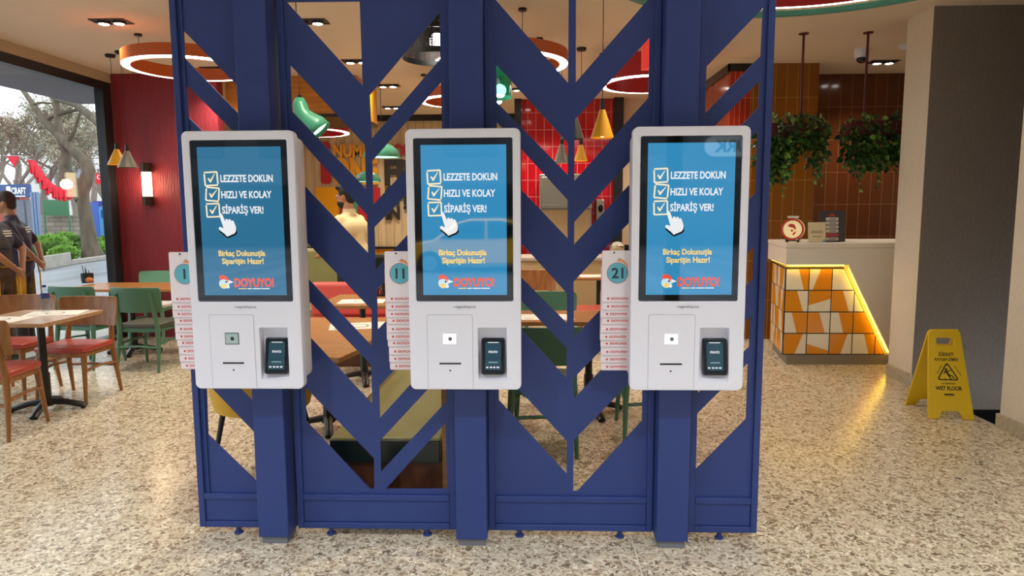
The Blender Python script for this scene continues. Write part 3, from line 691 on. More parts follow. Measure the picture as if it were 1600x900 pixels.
cone_lamp(0.521, 5.5, 2.112, 0.092, 0.215, YELLOW_M, 'large yellow cone pendant before the red kitchen tiles, right of the lattice stem')
cone_lamp(0.285, 5.45, 2.10, 0.092, 0.215, mat('dark_shade', '34332f', 0.35), 'near black cone pendant before the kitchen, half hidden by the lattice stem', inner=mat('unlit_bulb', 'd8d4c8', 0.3))
cone_lamp(0.28, 7.6, 2.062, 0.088, 0.20, GREYSH, 'pale grey cone pendant low before the red tiles, left of the lattice stem')
cone_lamp(0.468, 7.26, 2.056, 0.072, 0.165, YELLOW_M, 'small yellow cone pendant low before the red tiles, right of the lattice stem')

# green bent pendant
t = thing('bent_pendant', 'green metal pendant with a slanting flared shade, seen beside the left kiosk', 'pendant lamp', (-1.62, 5.0, 2.1))
pts = [atY(468, 153, 5), atY(468.5, 163, 5), atY(471, 176, 5), atY(480, 188, 5), atY(492, 197, 5), atY(500, 206, 5)]
b = MB(); b.path(pts, [0.03, 0.052, 0.058, 0.072, 0.088, 0.096], 28, caps=False)
b.build('lamp_shade', GREEN_M, t, smooth=50).modifiers.new('thick', 'SOLIDIFY').thickness = 0.004
d = (pts[-1]-pts[-2]).normalized(); b = MB(); b.path([pts[-1]-d*0.03, pts[-1]-d*0.026], [0.086, 0.086], 28); b.build('bulb', glow('green_light', 'c9f5d6', 1.6), t)
b = MB(); b.tube(pts[0], (pts[0].x, 5.0, H), 0.0035, n=8); b.tube(pts[0]-Vector((0, 0, 0.004)), pts[0]+Vector((0, 0, 0.02)), 0.016, n=14); b.build('cord', BLKMET, t)

def dome_lamp(x, y, zb, r, label):
    t = thing('dome_pendant', label, 'pendant lamp', (x, y, zb))
    pr = [(r*math.cos(math.radians(a)), r*0.78*math.sin(math.radians(a))) for a in range(0, 86, 8)]
    b = MB(); b.lathe(pr+[(q*0.97, z*0.96) for q, z in reversed(pr)], (x, y, zb), 36, closed=True); b.build('lamp_shade', GREEN_M, t)
    b = MB(); b.lathe([(0.001, 0.012), (r*0.93, 0.012), (r*0.93, 0.006), (0.001, 0.006)], (x, y, zb), 30); b.build('diffuser', glow('green_light', 'c9f5d6', 1.6), t)
    b = MB(); b.tube((x, y, zb+r*0.74), (x, y, H), 0.004, n=8); b.tube((x, y, zb+r*0.74), (x, y, zb+r*0.74+0.06), 0.016, n=12); b.build('cord', BLKMET, t)
p = atY(597, 246, 8.0); dome_lamp(p.x, 8.0, p.z, 0.21, 'green dome pendant seen left of the middle kiosk before the wall lettering')
p = atY(574, 284, 10.2); dome_lamp(p.x, 10.2, p.z, 0.20, 'small green dome pendant hanging low behind the man in the beige shirt')
p = atY(574, 192, 8.0)
t = thing('cylinder_pendant', 'yellow cylinder pendant with a slanted lower edge, left of the middle kiosk', 'pendant lamp', (p.x, 8.0, p.z))
b = MB(); n = 28; vs = []
for zt_ in (0, 1):
    for j in range(n):
        a = 2*PI*j/n; x, y = 0.105*math.cos(a), 0.105*math.sin(a)
        vs.append((p.x+x, 8+y, p.z+(0.035-x*0.4 if not zt_ else 0.36)))
b.add(vs, [(j, (j+1) % n, n+(j+1) % n, n+j) for j in range(n)]+[tuple(range(n, 2*n))]); b.build('lamp_shade', YELLOW_M, t)
b = MB(); b.tube((p.x, 8, p.z+0.36), (p.x, 8, H), 0.004, n=8); b.build('cord', BLKMET, t)
# black mesh drum
def perf(name, col, sc):
    if name in MATS: return MATS[name]
    m = mat(name, col, 0.4, metal=0.2); nt = m.node_tree; bs = nt.nodes['Principled BSDF']
    tc = nt.nodes.new('ShaderNodeTexCoord'); v = nt.nodes.new('ShaderNodeTexVoronoi'); v.inputs['Scale'].default_value = sc; v.inputs['Randomness'].default_value = 0.0
    nt.links.new(tc.outputs['Object'], v.inputs['Vector'])
    g = nt.nodes.new('ShaderNodeMath'); g.operation = 'GREATER_THAN'; g.inputs[1].default_value = 0.33; nt.links.new(v.outputs['Distance'], g.inputs[0]); nt.links.new(g.outputs[0], bs.inputs['Alpha'])
    return m
cx, cy, zb, zt_ = -0.69, 4.9, 2.60, 2.95
t = thing('mesh_drum_pendant', 'black perforated drum pendant at the top, left of the middle post', 'pendant lamp', (cx, cy, zb))
b = MB(); b.lathe([(0.235, 0.03), (0.235, zt_-zb)], (cx, cy, zb), 48); b.f = b.f[:48]; b.m = b.m[:48]; b.build('perforated_drum', perf('perforated_black', '1c1c1e', 95), t)
b = MB()
for z in (0.0, 0.16, 0.33): b.lathe([(0.232, z), (0.24, z), (0.24, z+0.035), (0.232, z+0.035)], (cx, cy, zb), 48, closed=True)
b.build('hoop', BLKMET, t)
b = MB(); b.ell((cx, cy, zb+0.12), (0.05, 0.05, 0.06)); b.build('bulb', BULB, t)
b = MB(); b.tube((cx, cy, zb+0.17), (cx, cy, H), 0.005, n=8)
for i in range(3): a = 2*PI*i/3; b.tube((cx, cy, zt_-0.02), (cx+0.235*math.cos(a), cy+0.235*math.sin(a), zt_-0.02), 0.004, n=6)
b.build('suspension', BLKMET, t)
# green glass drum
cx, cy, zb = -0.385, 5.75, 2.47
t = thing('glass_drum_pendant', 'green glass drum pendant just right of the middle post, at the top', 'pendant lamp', (cx, cy, zb))
b = MB(); b.lathe([(0.185, 0), (0.19, 0.004), (0.19, 0.22), (0.186, 0.22), (0.186, 0.004)], (cx, cy, zb), 48, closed=True); b.build('lamp_shade', mat('green_glass', '3fae8c', 0.08, trans=0.75), t)
b = MB(); b.lathe([(0.001, 0.02), (0.19, 0.02), (0.19, 0), (0.001, 0)], (cx, cy, zb+0.22), 48); b.build('top_plate', TEAL_M, t)
b = MB(); b.ell((cx+0.09, cy, zb+0.05), (0.05, 0.05, 0.05)); b.build('bulb', BULB, t)
b = MB(); b.tube((cx, cy, zb+0.24), (cx, cy, H), 0.004, n=8); b.build('cord', BLKMET, t)
# red lantern strip
p0, p1 = atY(1005, 106, 6.25), atY(1022, 60, 6.25)
t = MB(); t.box(p0.x, p0.x+0.13, 6.25, 6.38, p0.z, H-0.0005)
tag(t.build('hanging_lightbox', mat('red_lightbox', 'e03428', 0.4, emit=0.5), bevel=0.006), 'bright red hanging box light at the top, left of the right post', 'lamp')
# wall sconce
t = thing('wall_sconce', 'lit cylinder wall sconce with dark bronze caps on the red wall', 'wall lamp', (-4.70, 8.18, 1.63))
BRZ = mat('dark_bronze', '3a2c22', 0.35, metal=0.6)
def half(r0, z0, z1, m, nm):
    b = MB(); b.lathe([(r0, z0), (r0, z1)], (-4.70, 8.185, 0), 28); return b.build(nm, m, t)
half(0.062, 1.63, 1.74, BRZ, 'cap'); half(0.062, 2.03, 2.14, BRZ, 'cap'); half(0.054, 1.74, 2.03, WARM, 'diffuser')
b = MB(); b.box(-4.73, -4.67, 8.20, 8.25, 1.64, 2.13); b.build('back_plate', BRZ, t)
lamp('POINT', 'sconce_light', (-4.70, 8.10, 1.89), 6, (1, 0.75, 0.45), t, shadow_soft_size=0.06)
# ceiling camera and smoke detector, right
p = atZ(1347, 77, H)
t = thing('security_camera', 'white dome security camera on the ceiling above the counter', 'camera', (p.x, p.y, H-0.14))
b = MB(); b.lathe([(0.001, 0), (0.075, 0), (0.078, -0.05), (0.07, -0.09), (0.001, -0.09)], (p.x, p.y, H), 28); b.build('housing', WHITE, t)
b = MB(); b.ell((p.x, p.y-0.01, H-0.10), (0.055, 0.055, 0.045)); b.build('lens_ball', mat('camera_black', '16161a', 0.15), t)
p = atZ(1416, 70, H)
b = MB(); b.lathe([(0.001, -0.045), (0.04, -0.045), (0.05, -0.03), (0.07, -0.025), (0.072, 0)], (p.x, p.y, H), 28)
tag(b.build('smoke_detector', WHITE), 'white round smoke detector on the ceiling near the pillar', 'smoke detector')

# ================================================================== COUNTER
t = thing('service_counter', 'white service counter with glowing orange and white tile front, at right', 'counter', (3.2, 7.0, 0))
CW = mat('counter_white', 'e4dccf', 0.4)
b = MB(); b.prism([(2.53, 6.84), (4.6, 6.84), (4.6, 7.6), (2.66, 7.6)], 0.1, 1.17, 'xy'); b.build('carcass', CW, t)
b = MB(); b.prism([(2.42, 6.70), (4.62, 6.70), (4.62, 7.65), (2.56, 7.65)], 1.17, 1.215, 'xy'); b.build('countertop', CW, t, bevel=0.004)
b = MB(); b.plate([[(2.425, 1.005), (3.024, 1.005), (3.49, 0.10), (4.6, 0.10), (4.6, 1.168), (2.425, 1.168)]], 6.705, 6.735); b.build('front_panel', CW, t, bevel=0.002)
b = MB(); b.prism([(2.425, 6.706), (2.465, 6.706), (2.60, 7.62), (2.555, 7.62)], 1.005, 1.168, 'xy'); b.build('side_panel', CW, t)
b = MB(); b.prism([(2.50, 6.80), (4.6, 6.80), (4.6, 7.58), (2.63, 7.58)], 0.0, 0.1, 'xy'); b.build('plinth', mat('counter_plinth', '8a8276', 0.5), t)
YT = 6.80
OR = mat('orange_tile', 'e8960c', 0.25); WT = mat('white_tile', 'f0ead8', 0.25); GR = mat('dark_grout', '2a1c18', 0.6)
b = MB(); b.plate([[(2.46, 0.10), (2.46, 0.975), (3.02, 0.975), (3.46, 0.10)]], YT, YT+0.03, k=2)
xs = [2.462, 2.688, 2.911, 3.135, 3.36, 3.60]; zs = [0.105, 0.316, 0.531, 0.747, 0.962]; g = 0.011
def clip(poly, edge):            # keep the left of the slanted edge
    (ax, az), (bx, bz) = edge; out = []
    def side(p): return (bx-ax)*(p[1]-az)-(bz-az)*(p[0]-ax)
    for i, p in enumerate(poly):
        q = poly[(i+1) % len(poly)]; sp, sq = side(p), side(q)
        if sp >= 0: out.append(p)
        if sp*sq < 0:
            u = sp/(sp-sq); out.append((p[0]+(q[0]-p[0])*u, p[1]+(q[1]-p[1])*u))
    return out
EDGE = ((3.448, 0.105), (3.012, 0.975))
# each tile: cells in unit square, list of orange polygons on white
PAT = {(0, 3): [[(.55, 1), (1, 1), (1, 0), (.8, 0)]], (1, 3): [[(.5, 1), (1, 1), (1, 0), (.15, 0)]], (2, 3): [],
       (0, 2): [[(0, 0), (.8, 0), (.5, 1), (0, 1)]], (1, 2): [[(0, 1), (1, 1), (1, .62), (0, .3)]], (2, 2): [[(0, 0), (.8, 0), (.5, 1), (0, 1)]], (3, 2): [],
       (0, 1): [[(.3, 1), (1, 1), (1, 0), (.55, 0)]], (1, 1): [[(0, 0), (.8, 0), (.5, 1), (0, 1)]], (2, 1): [[(.35, 1), (1, 1), (1, 0), (.6, 0)]], (3, 1): [[(0, 0), (1, 0), (1, 1), (0, 1)]],
       (0, 0): [[(0, 0), (.5, 0), (.85, 1), (0, 1)]], (1, 0): [[(0, 0), (1, 0), (1, .15), (0, .5)]], (2, 0): [[(0, 0), (.5, 0), (.8, 1), (0, 1)]], (3, 0): [[(.5, 1), (1, 1), (1, 0), (.75, 0)]], (4, 0): [[(0, 0), (1, 0), (1, 1), (0, 1)]]}
for (i, j), ors in PAT.items():
    x0, x1, z0, z1 = xs[i]+g/2, xs[i+1]-g/2, zs[j]+g/2, zs[j+1]-g/2
    c = clip([(x0, z0), (x1, z0), (x1, z1), (x0, z1)], EDGE)
    if len(c) > 2: b.prism(c, YT-0.006, YT, k=1)
    for pl in ors:
        c = clip([(x0+(x1-x0)*u, z0+(z1-z0)*v) for u, v in pl], EDGE)
        if len(c) > 2: b.prism(c, YT-0.0075, YT-0.005, k=0)
b.build('tile_front', [OR, WT, GR], t, smooth=0)
# tiles on the left end
b = MB(); a = Vector((2.462, 6.80, 0)); e = Vector((2.60, 7.58, 0)); nrm = Vector((-(e-a).y, (e-a).x, 0)).normalized()
def SP(u, z, o): q = a+(e-a)*u+nrm*o; return (q.x, q.y, z)
def sq(u0, u1, z0, z1, o, k): b.add([SP(u0, z0, o), SP(u1, z0, o), SP(u1, z1, o), SP(u0, z1, o)], [(0, 1, 2, 3)], k)
b.add([SP(u, z, o) for o in (-0.03, 0) for u, z in ((0, .1), (1, .1), (1, .975), (0, .975))], [(0, 1, 2, 3), (4, 5, 6, 7), (0, 1, 5, 4), (2, 3, 7, 6), (1, 2, 6, 5), (3, 0, 4, 7)], 2)
us = [0.005, 0.27, 0.53, 0.78, 0.995]
for i in range(4):
    for j in range(4):
        u0, u1, z0, z1 = us[i]+.006, us[i+1]-.006, zs[j]+.004, zs[j+1]-.004
        sq(u0, u1, z0, z1, 0.005, 1)
        um = u0+(u1-u0)*(0.35+0.3*((i+j) % 2)); ub = u0+(u1-u0)*(0.7-0.4*((i*2+j) % 2))
        pts = [SP(u0, z0, .0065), SP(ub, z0, .0065), SP(um, z1, .0065), SP(u0, z1, .0065)] if (i+2*j) % 3 else [SP(um, z0, .0065), SP(u1, z0, .0065), SP(u1, z1, .0065), SP(ub, z1, .0065)]
        b.add(pts, [(0, 1, 2, 3)], 0)
b.build('tile_side', [OR, WT, GR], t, smooth=0)
LEDY = glow('led_amber', 'ffc93a', 13.0)
b = MB(); b.box(2.47, 3.0, 6.745, 6.765, 0.992, 1.003); b.build('light_strip', LEDY, t)
b = MB(); d = Vector((0.436, 0, -0.87)).normalized(); c = Vector((3.266, 6.765, 0.55)); b.obox(c, (0.012, 0.02, 0.93), (0, math.atan2(-0.436, 0.87)+0.0, 0)); b.build('light_strip', LEDY, t)
b = MB(); b.prism([(2.468, 6.76), (2.482, 6.76), (2.59, 7.56), (2.576, 7.56)], 0.992, 1.003, 'xy'); b.build('light_strip', LEDY, t)

# things on the counter
t = thing('round_sign', 'round cream lightbox sign with a red emblem on a black stand, on the counter', 'sign', (2.56, 6.95, 1.215))
M = Matrix.Translation((2.57, 6.95, 1.345)) @ Euler((0, 0, math.radians(-28))).to_matrix().to_4x4()
b = MB(); b.T = M; b.prism(circ(0, 0, 0.105, 40), -0.045, 0.045); b.build('drum', mat('cream_lightbox', 'f0d9a4', 0.4, emit=0.35), t, bevel=0.004)
b = MB(); b.T = M; b.plate([circ(0, 0, 0.107, 40), circ(0, 0, 0.088, 40)], -0.049, -0.045); b.build('red_rim', mat('sign_red', 'c8402c', 0.4), t)
b = MB(); b.T = M
b.flat([(-.045, .04), (-.02, .055), (.015, .05), (.03, .02), (.028, -.01), (.012, .012), (-.005, .02), (-.03, .022)], -.0475); b.flat([(0.028, -.015), (.03, -.04), (.01, -.06), (.0, -.05), (.012, -.035)], -.0475)
b.flat(circ(-0.005, -0.012, 0.011, 14), -.0475); b.build('emblem', mat('sign_red', 'c8402c', 0.4), t)
b = MB(); b.T = M; b.plate([[(-.05, .112), (.05, .112), (.055, .132), (-.055, .132)]], -0.03, -0.02); b.build('name_strip', PAPER, t)
b = MB(); b.T = M
for s in (-1, 1): b.obox((0.055*s, 0, -0.115), (0.012, 0.10, 0.03), (0, 0.4*s, 0))
b.box(-0.06, 0.06, -0.01, 0.01, -0.118, -0.106); b.build('stand', BLKMET, t)
t = thing('menu_card', 'small cream notice standing on the counter, between the round sign and the grey board', 'sign', (2.775, 6.86, 1.215))
b = MB(); b.T = Matrix.Translation((2.775, 6.86, 1.217)) @ Euler((math.radians(-8), 0, 0)).to_matrix().to_4x4(); b.box(-0.085, 0.085, 0, 0.004, 0, 0.20); b.build('notice', mat('cream_paper', 'eddcb4', 0.6), t)
b = MB(); b.T = Matrix.Translation((2.775, 6.86, 1.217)) @ Euler((math.radians(-8), 0, 0)).to_matrix().to_4x4()
for z, w in ((0.108, 0.11), (0.092, 0.12), (0.055, 0.09)): b.flat([(-w/2, z), (w/2, z), (w/2, z+0.006), (-w/2, z+0.006)], -0.0008, 0)
b.flat([(.05, .004), (.08, .004), (.08, .035), (.06, .02)], -0.0008, 1)
b.build('print', [mat('print_brown', '7a6a52', 0.6), CBLUE], t, smooth=0, norm=False)
b = MB(); b.box(2.70, 2.85, 6.86, 6.94, 1.2155, 1.22); b.build('foot', CLEAR if False else WHITE, t)
t = thing('price_board', 'dark grey board with a column of white and red plates, standing on the counter', 'sign', (3.0, 7.0, 1.215))
M = Matrix.Translation((2.98, 7.0, 1.217)) @ Euler((math.radians(-6), 0, 0)).to_matrix().to_4x4()
b = MB(); b.T = M; b.box(-0.13, 0.13, 0, 0.008, 0, 0.31); b.build('board', mat('slate_board', '4c4d55', 0.5), t)
for i, cc in enumerate(('e6e2dc', 'e6e2dc', 'e6e2dc', 'e6e2dc', 'd4534e', 'e6e2dc')):
    b = MB(); b.T = M; z = 0.212-0.04*i; b.plate([rrect(-0.062, 0.062, z, z+0.031, 0.006)], -0.003, 0.0, k=0)
    b.flat([(-0.03, z+0.011), (0.04, z+0.011), (0.04, z+0.02), (-0.03, z+0.02)], -0.0036, 1); b.build('plate', [mat('plate_'+cc, cc, 0.4), mat('plate_print', '6f6f7c', 0.5)], t, smooth=0)
b = MB(); b.T = M; b.flat([(-.035, .255), (.035, .255), (.028, .268), (0, .29), (-.028, .268)], -0.001); b.build('emblem', mat('sign_red', 'c8402c', 0.4), t)
b = MB(); b.box(2.90, 3.06, 7.0, 7.09, 1.2155, 1.22); b.build('foot', DARK, t)

# ================================================================== WET FLOOR SIGN
t = thing('wet_floor_sign', 'yellow folding wet floor sign standing by the grey pillar', 'safety sign', (3.07, 5.18, 0))
YP = mat('yellow_plastic', 'e8c412', 0.35); BP = mat('black_print', '1d1a12', 0.5)
def leaf_panel(front):
    Hh = 0.63; th = math.radians(16.5)*(1 if front else -1)
    M = Matrix.Translation((3.07, 5.19, Hh)) @ Euler((0, 0, math.radians(-5))).to_matrix().to_4x4() @ Euler((-th, 0, 0)).to_matrix().to_4x4()
    L = Hh/math.cos(th)
    w0, w1 = 0.112, 0.160
    wz = lambda z: w0+(w1-w0)*(-z/L)
    out = [(-w0+0.012, 0), (w0-0.012, 0), (w0, -0.015), (wz(-L), -L), (0.085, -L), (0.058, -L+0.058), (-0.058, -L+0.058), (-0.085, -L), (-w1, -L), (-w0, -0.015)]
    hole = rrect(-0.062, 0.062, -0.115, -0.055, 0.012)
    b = MB(); b.T = M; b.plate([out, hole], -0.007, 0.007, bev=0.002)
    if front: b.plate([[(-0.135, -L+0.165), (0.135, -L+0.165), (0.135, -L+0.158), (-0.135, -L+0.158)]], -0.009, -0.006)
    o = b.build('front_leaf' if front else 'back_leaf', YP, t)
    if front:
        b = MB(); b.T = M; y = -0.0078
        b.text('DİKKAT!', 0, -0.192, y, w=0.105, h=0.026, align='C', bold=0.03)
        b.text('KAYGAN ZEMİN', 0, -0.228, y, w=0.165, h=0.021, align='C', bold=0.03)
        tri = lambda s, z: [(0, z+0.085*s), (0.080*s, z-0.055*s), (-0.080*s, z-0.055*s)]
        def rtri(s, z, r):
            c = tri(s, z); out = []
            for i in range(3):
                p = Vector(c[i]).to_2d() if hasattr(Vector(c[i]), 'to_2d') else Vector(c[i]); q0 = Vector(c[i-1]); q1 = Vector(c[(i+1) % 3]); p = Vector(c[i])
                for u in (0, .25, .5, .75, 1):
                    A_ = p+(q0-p).normalized()*r; B_ = p+(q1-p).normalized()*r
                    out.append(tuple((1-u)**2*A_+2*u*(1-u)*p+u*u*B_))
            return out
        zc = -0.318
        b.plate([rtri(1.0, zc, 0.03), rtri(0.82, zc-0.002, 0.02)], y-0.0004, y)
        b.flat([(x, z) for x, z in circ(-0.010, zc+0.026, 0.009, 14)], y)
        for pl in ([(-.022, .016), (-.004, .016), (.014, -.014), (.002, -.020)], [(-.020, .016), (-.030, -.008), (-.025, -.010), (-.012, .010)], [(-.006, .016), (.026, .022), (.026, .017), (-.002, .008)],
                   [(.002, -.018), (.014, -.014), (.034, -.020), (.044, -.042), (.036, -.044), (.028, -.026), (.010, -.024)], [(.000, -.018), (.010, -.020), (.030, -.052), (.020, -.052)]):
            b.flat([(x, zc+z) for x, z in pl], y)
        b.flat([(-.03, zc-.040), (-.012, zc-.048), (-.010, zc-.046), (-.028, zc-.037)], y)
        b.text('CAUTION', -0.052, zc+0.022, y, w=0.075, h=0.010, align='C', bold=0.02, rot=math.radians(60))
        b.text('ACHTUNG', 0.068, zc+0.016, y, w=0.085, h=0.010, align='C', bold=0.02, rot=math.radians(-60))
        b.text('ATTENTION', 0, -0.402, y, w=0.095, h=0.011, align='C', bold=0.03)
        b.text('WET FLOOR', 0, -0.445, y, w=0.185, h=0.028, align='C', bold=0.035)
        b.flat([(-.035, -.472), (.035, -.472), (.035, -.482), (-.035, -.482)], y); b.flat([(-.03, -.488), (.03, -.488), (.03, -.490), (-.03, -.490)], y)
        b.build('print', BP, o, smooth=0)
leaf_panel(True); leaf_panel(False)
b = MB(); b.tube((3.07-0.1, 5.19, 0.628), (3.07+0.1, 5.19, 0.628), 0.013, n=14); b.build('hinge', YP, t)

# ================================================================== HANGING PLANTERS
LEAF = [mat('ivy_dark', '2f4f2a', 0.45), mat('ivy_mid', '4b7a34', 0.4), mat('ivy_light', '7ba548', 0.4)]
STEMC = mat('dark_red_pole', '5a1f26', 0.4)
def leaf(b, p, d, size, k):
    d = d.normalized(); s = d.cross(Vector((random.uniform(-1, 1), random.uniform(-1, 1), random.uniform(-.3, 1)))).normalized(); n = d.cross(s)
    c = [p, p+d*size*.25+s*size*.3, p+d*size*.6+s*size*.28+n*size*.05, p+d*size-n*size*.08, p+d*size*.6-s*size*.28+n*size*.05, p+d*size*.25-s*size*.3]
    mid = p+d*size*.5-n*size*.08
    b.add(c+[mid], [(0, 1, 6), (1, 2, 6), (2, 3, 6), (3, 4, 6), (4, 5, 6), (5, 0, 6)], k)
def planter(x0, x1, y, ztop, pole_x, lobes, label, dens):
    t = thing('hanging_planter', label, 'plant', ((x0+x1)/2, y, ztop-0.2))
    b = MB(); b.tube((pole_x, y, ztop-0.15), (pole_x, y, H-0.008), 0.012, n=12); b.tube((pole_x, y, H-0.008), (pole_x, y, H), 0.045, n=20); b.build('pole', STEMC, t)
    b = MB(); b.box(x0+0.05, x1-0.05, y-0.09, y+0.09, ztop-0.2, ztop-0.06); b.build('trough', STEMC, t, bevel=0.005)
    b = MB()
    for lx, lz, rx, rz, n in lobes:
        for _ in range(int(n*dens)):
            u = Vector((random.gauss(0, .5), random.gauss(0, .5), random.gauss(0, .5)))
            if u.length > 1.1: u.normalize()
            p = Vector((lx+u.x*rx, y+u.y*0.17-0.02, lz+u.z*rz))
            d = Vector((u.x*.7+random.uniform(-.5, .5), u.y-0.5+random.uniform(-.5, .5), -0.7+random.uniform(-.5, .5)))
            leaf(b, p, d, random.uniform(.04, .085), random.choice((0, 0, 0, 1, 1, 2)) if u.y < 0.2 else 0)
    b.build('foliage', LEAF, t, smooth=0, norm=False)
    for _ in range(7):
        lx, lz, rx, rz, n = random.choice(lobes); x = lx+random.uniform(-.7, .7)*rx; z = lz-rz*.3
        b = MB(); pts = [Vector((x, y-.1, z))]
        for i in range(6): pts.append(pts[-1]+Vector((random.uniform(-.02, .02), random.uniform(-.01, .01), -random.uniform(.03, .055))))
        b.path(pts, 0.003, 5, k=0)
        for p in pts[1:]:
            for _ in range(2): leaf(b, p, Vector((random.uniform(-1, 1), -.5, -.6)), random.uniform(.03, .055), random.choice((1, 2)))
        b.build('trailing_stem', LEAF, t, smooth=0, norm=False)
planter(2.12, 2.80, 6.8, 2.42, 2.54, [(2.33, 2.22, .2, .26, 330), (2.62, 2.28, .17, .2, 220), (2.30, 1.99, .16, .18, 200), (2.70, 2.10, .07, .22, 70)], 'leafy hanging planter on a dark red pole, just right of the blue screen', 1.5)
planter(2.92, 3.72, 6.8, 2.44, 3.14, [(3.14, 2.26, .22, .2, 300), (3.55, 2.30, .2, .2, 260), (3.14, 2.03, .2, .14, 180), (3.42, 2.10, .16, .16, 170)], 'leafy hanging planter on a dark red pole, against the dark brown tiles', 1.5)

# ================================================================== CHAIRS AND TABLES
def wooden_chair(m, cush, label, group):
    """faces -y; seat 0.46 high, top of the back 0.82"""
    r = thing('dining_chair', label, 'chair', (0, 0, 0), group=group)
    b = MB(); b.plate([[(-.20, -.20), (-.22, -.12), (-.215, .19), (.215, .19), (.22, -.12), (.20, -.20), (.10, -.225), (-.10, -.225)]], -.022, .022, bev=.012)
    b.v = [Vector((p.x, p.z, .447-p.y)) for p in b.v]; b.build('seat', cush, r, local=True, smooth=50)
    b = MB(); b.prism([(-.195, -.195), (.195, -.195), (.205, .185), (-.205, .185)], .385, .426, 'xy'); b.build('seat_frame', m, r, local=True, bevel=.004)
    for s in (-1, 1):
        b = MB(); b.path([(s*.205, -.215, 0), (s*.192, -.185, .25), (s*.185, -.17, .40)], [.013, .019, .024], 12); b.build('leg', m, r, local=True)
        b = MB(); b.path([(s*.215, .245, 0), (s*.205, .205, .25), (s*.195, .185, .43), (s*.185, .215, .62), (s*.175, .248, .775)], [.013, .02, .024, .019, .015], 12); b.build('leg', m, r, local=True)
        b = MB(); b.path([(s*.195, -.185, .27), (s*.2, 0, .285), (s*.203, .20, .27)], [.012, .010, .012], 8, flat=1.6); b.build('stretcher', m, r, local=True)
    b = MB(); b.path([(-.205, .207, .24), (0, .2, .25), (.205, .207, .24)], [.012, .012, .012], 8, flat=1.5); b.build('stretcher', m, r, local=True)
    # curved back board
    b = MB(); N = 14; vs = []
    for off in (0, .016):
        for j, z in enumerate((.585, .60, .79, .82, .832)):
            for i in range(N+1):
                u = -1+2*i/N; wd = (.235, .25, .258, .25, .235)[j]
                vs.append((u*wd, .225-.055*(u*u)+(z-.6)*.13+off-(.0 if j not in (0, 4) else .0), z))
    fs = []; n1 = N+1
    for L in range(2):
        for j in range(4):
            for i in range(N):
                a = L*5*n1+j*n1+i; fs.append((a, a+1, a+1+n1, a+n1) if L == 0 else (a, a+n1, a+1+n1, a+1))
    o2 = 5*n1
    for i in range(N): fs += [(i, i+o2, i+1+o2, i+1), (4*n1+i, 4*n1+i+1, 4*n1+i+1+o2, 4*n1+i+o2)]
    for j in range(4): fs += [(j*n1, (j+1)*n1, (j+1)*n1+o2, j*n1+o2), (j*n1+N, j*n1+N+o2, (j+1)*n1+N+o2, (j+1)*n1+N)]
    b.add(vs, fs); b.build('backrest', m, r, local=True, bevel=.004, smooth=40)
    return r
brown = wooden_chair(WOODC, REDCUSH, 'brown wooden chair with red seat facing us at the near left table, behind the bottle', 'brown wooden chairs')
green = wooden_chair(GREENW, DKCUSH, 'dark green wooden chair with its back to us, beside the number 1 card stack', 'green wooden chairs')
def put(o, x, y, rz, label=None, first=False, cush=None, m=None):
    c = o if first else copy_tree(o)
    c.location = (x, y, 0); c.rotation_euler = (0, 0, rz)
    if label: c['label'] = label
    if m:
        for ch in c.children:
            ch.data = ch.data.copy(); ch.data.materials[0] = cush if ch.name.split('.')[0] == 'seat' else m
    return c
put(brown, -3.85, 5.48, 0, first=True)
put(brown, -4.47, 5.60, 0.05, 'brown wooden chair with red seat facing us, at the far left photo edge')
put(brown, -3.83, 4.60, PI+0.10, 'nearest brown wooden chair with red seat, cut by the left photo edge')
put(green, -3.86, 6.62, PI-0.06, first=True)
put(green, -4.55, 6.72, PI-0.12, 'dark green wooden chair with its back to us, behind the water bottle')
put(green, -4.6, 7.98, 0.05, 'pale green wooden chair facing us against the red wall, beyond the far left table', m=GREENL)
put(green, 0.05, 4.40, PI-0.05, 'green wooden chair with its back to us, between the middle and right kiosks')
put(green, 0.80, 4.72, PI+0.03, 'green wooden chair with its back to us, behind the right kiosk')
put(green, 0.10, 5.78, 0.0, 'green wooden chair facing us across the table, between the middle and right kiosks')
put(brown, 0.0, 8.0, 0.1, 'brown wooden chair facing us deep in the room, seen left of number 21')
put(brown, 0.62, 7.55, -PI/2+0.2, 'brown wooden chair seen from the side, just left of the number 21 cards')
def table(poly, ped, label, feet=.27, m=WOODT, z=.75, rot=0.3):
    t = thing('dining_table', label, 'table', (ped[0], ped[1], 0))
    b = MB(); b.prism(poly, z-.03, z, 'xy'); b.build('tabletop', m, t, bevel=.004)
    b = MB(); b.tube((*ped, .05), (*ped, z-.04), .028, n=18); b.tube((*ped, .05), (*ped, .30), .036, n=18); b.tube((*ped, .04), (*ped, .09), .05, n=18); b.tube((*ped, z-.045), (*ped, z-.03), .12, n=18); b.build('pedestal', BLKMET, t)
    for i in range(4):
        a = rot+i*PI/2; d = Vector((math.cos(a), math.sin(a), 0)); c = Vector((*ped, 0))
        b = MB(); b.path([c+Vector((0, 0, .075)), c+d*feet*.5+Vector((0, 0, .06)), c+d*feet*.9+Vector((0, 0, .03)), c+d*feet+Vector((0, 0, .014))], [.026, .024, .024, .022], 10, flat=1.3)
        b.tube(c+d*feet*.93, c+d*feet*.93+Vector((0, 0, .025)), .02, n=12); b.build('foot', BLKMET, t)
    return t
def rect(x0, x1, y0, y1): return [(x0, y0), (x1, y0), (x1, y1), (x0, y1)]
TWH = wood('pale_table_wood', 'c2a27c', 'a88660', 0.25)
table(rect(-4.25, -3.58, 4.77, 5.47), (-3.86, 5.12), 'pale wooden table at near left, with a water bottle on it', m=TWH)
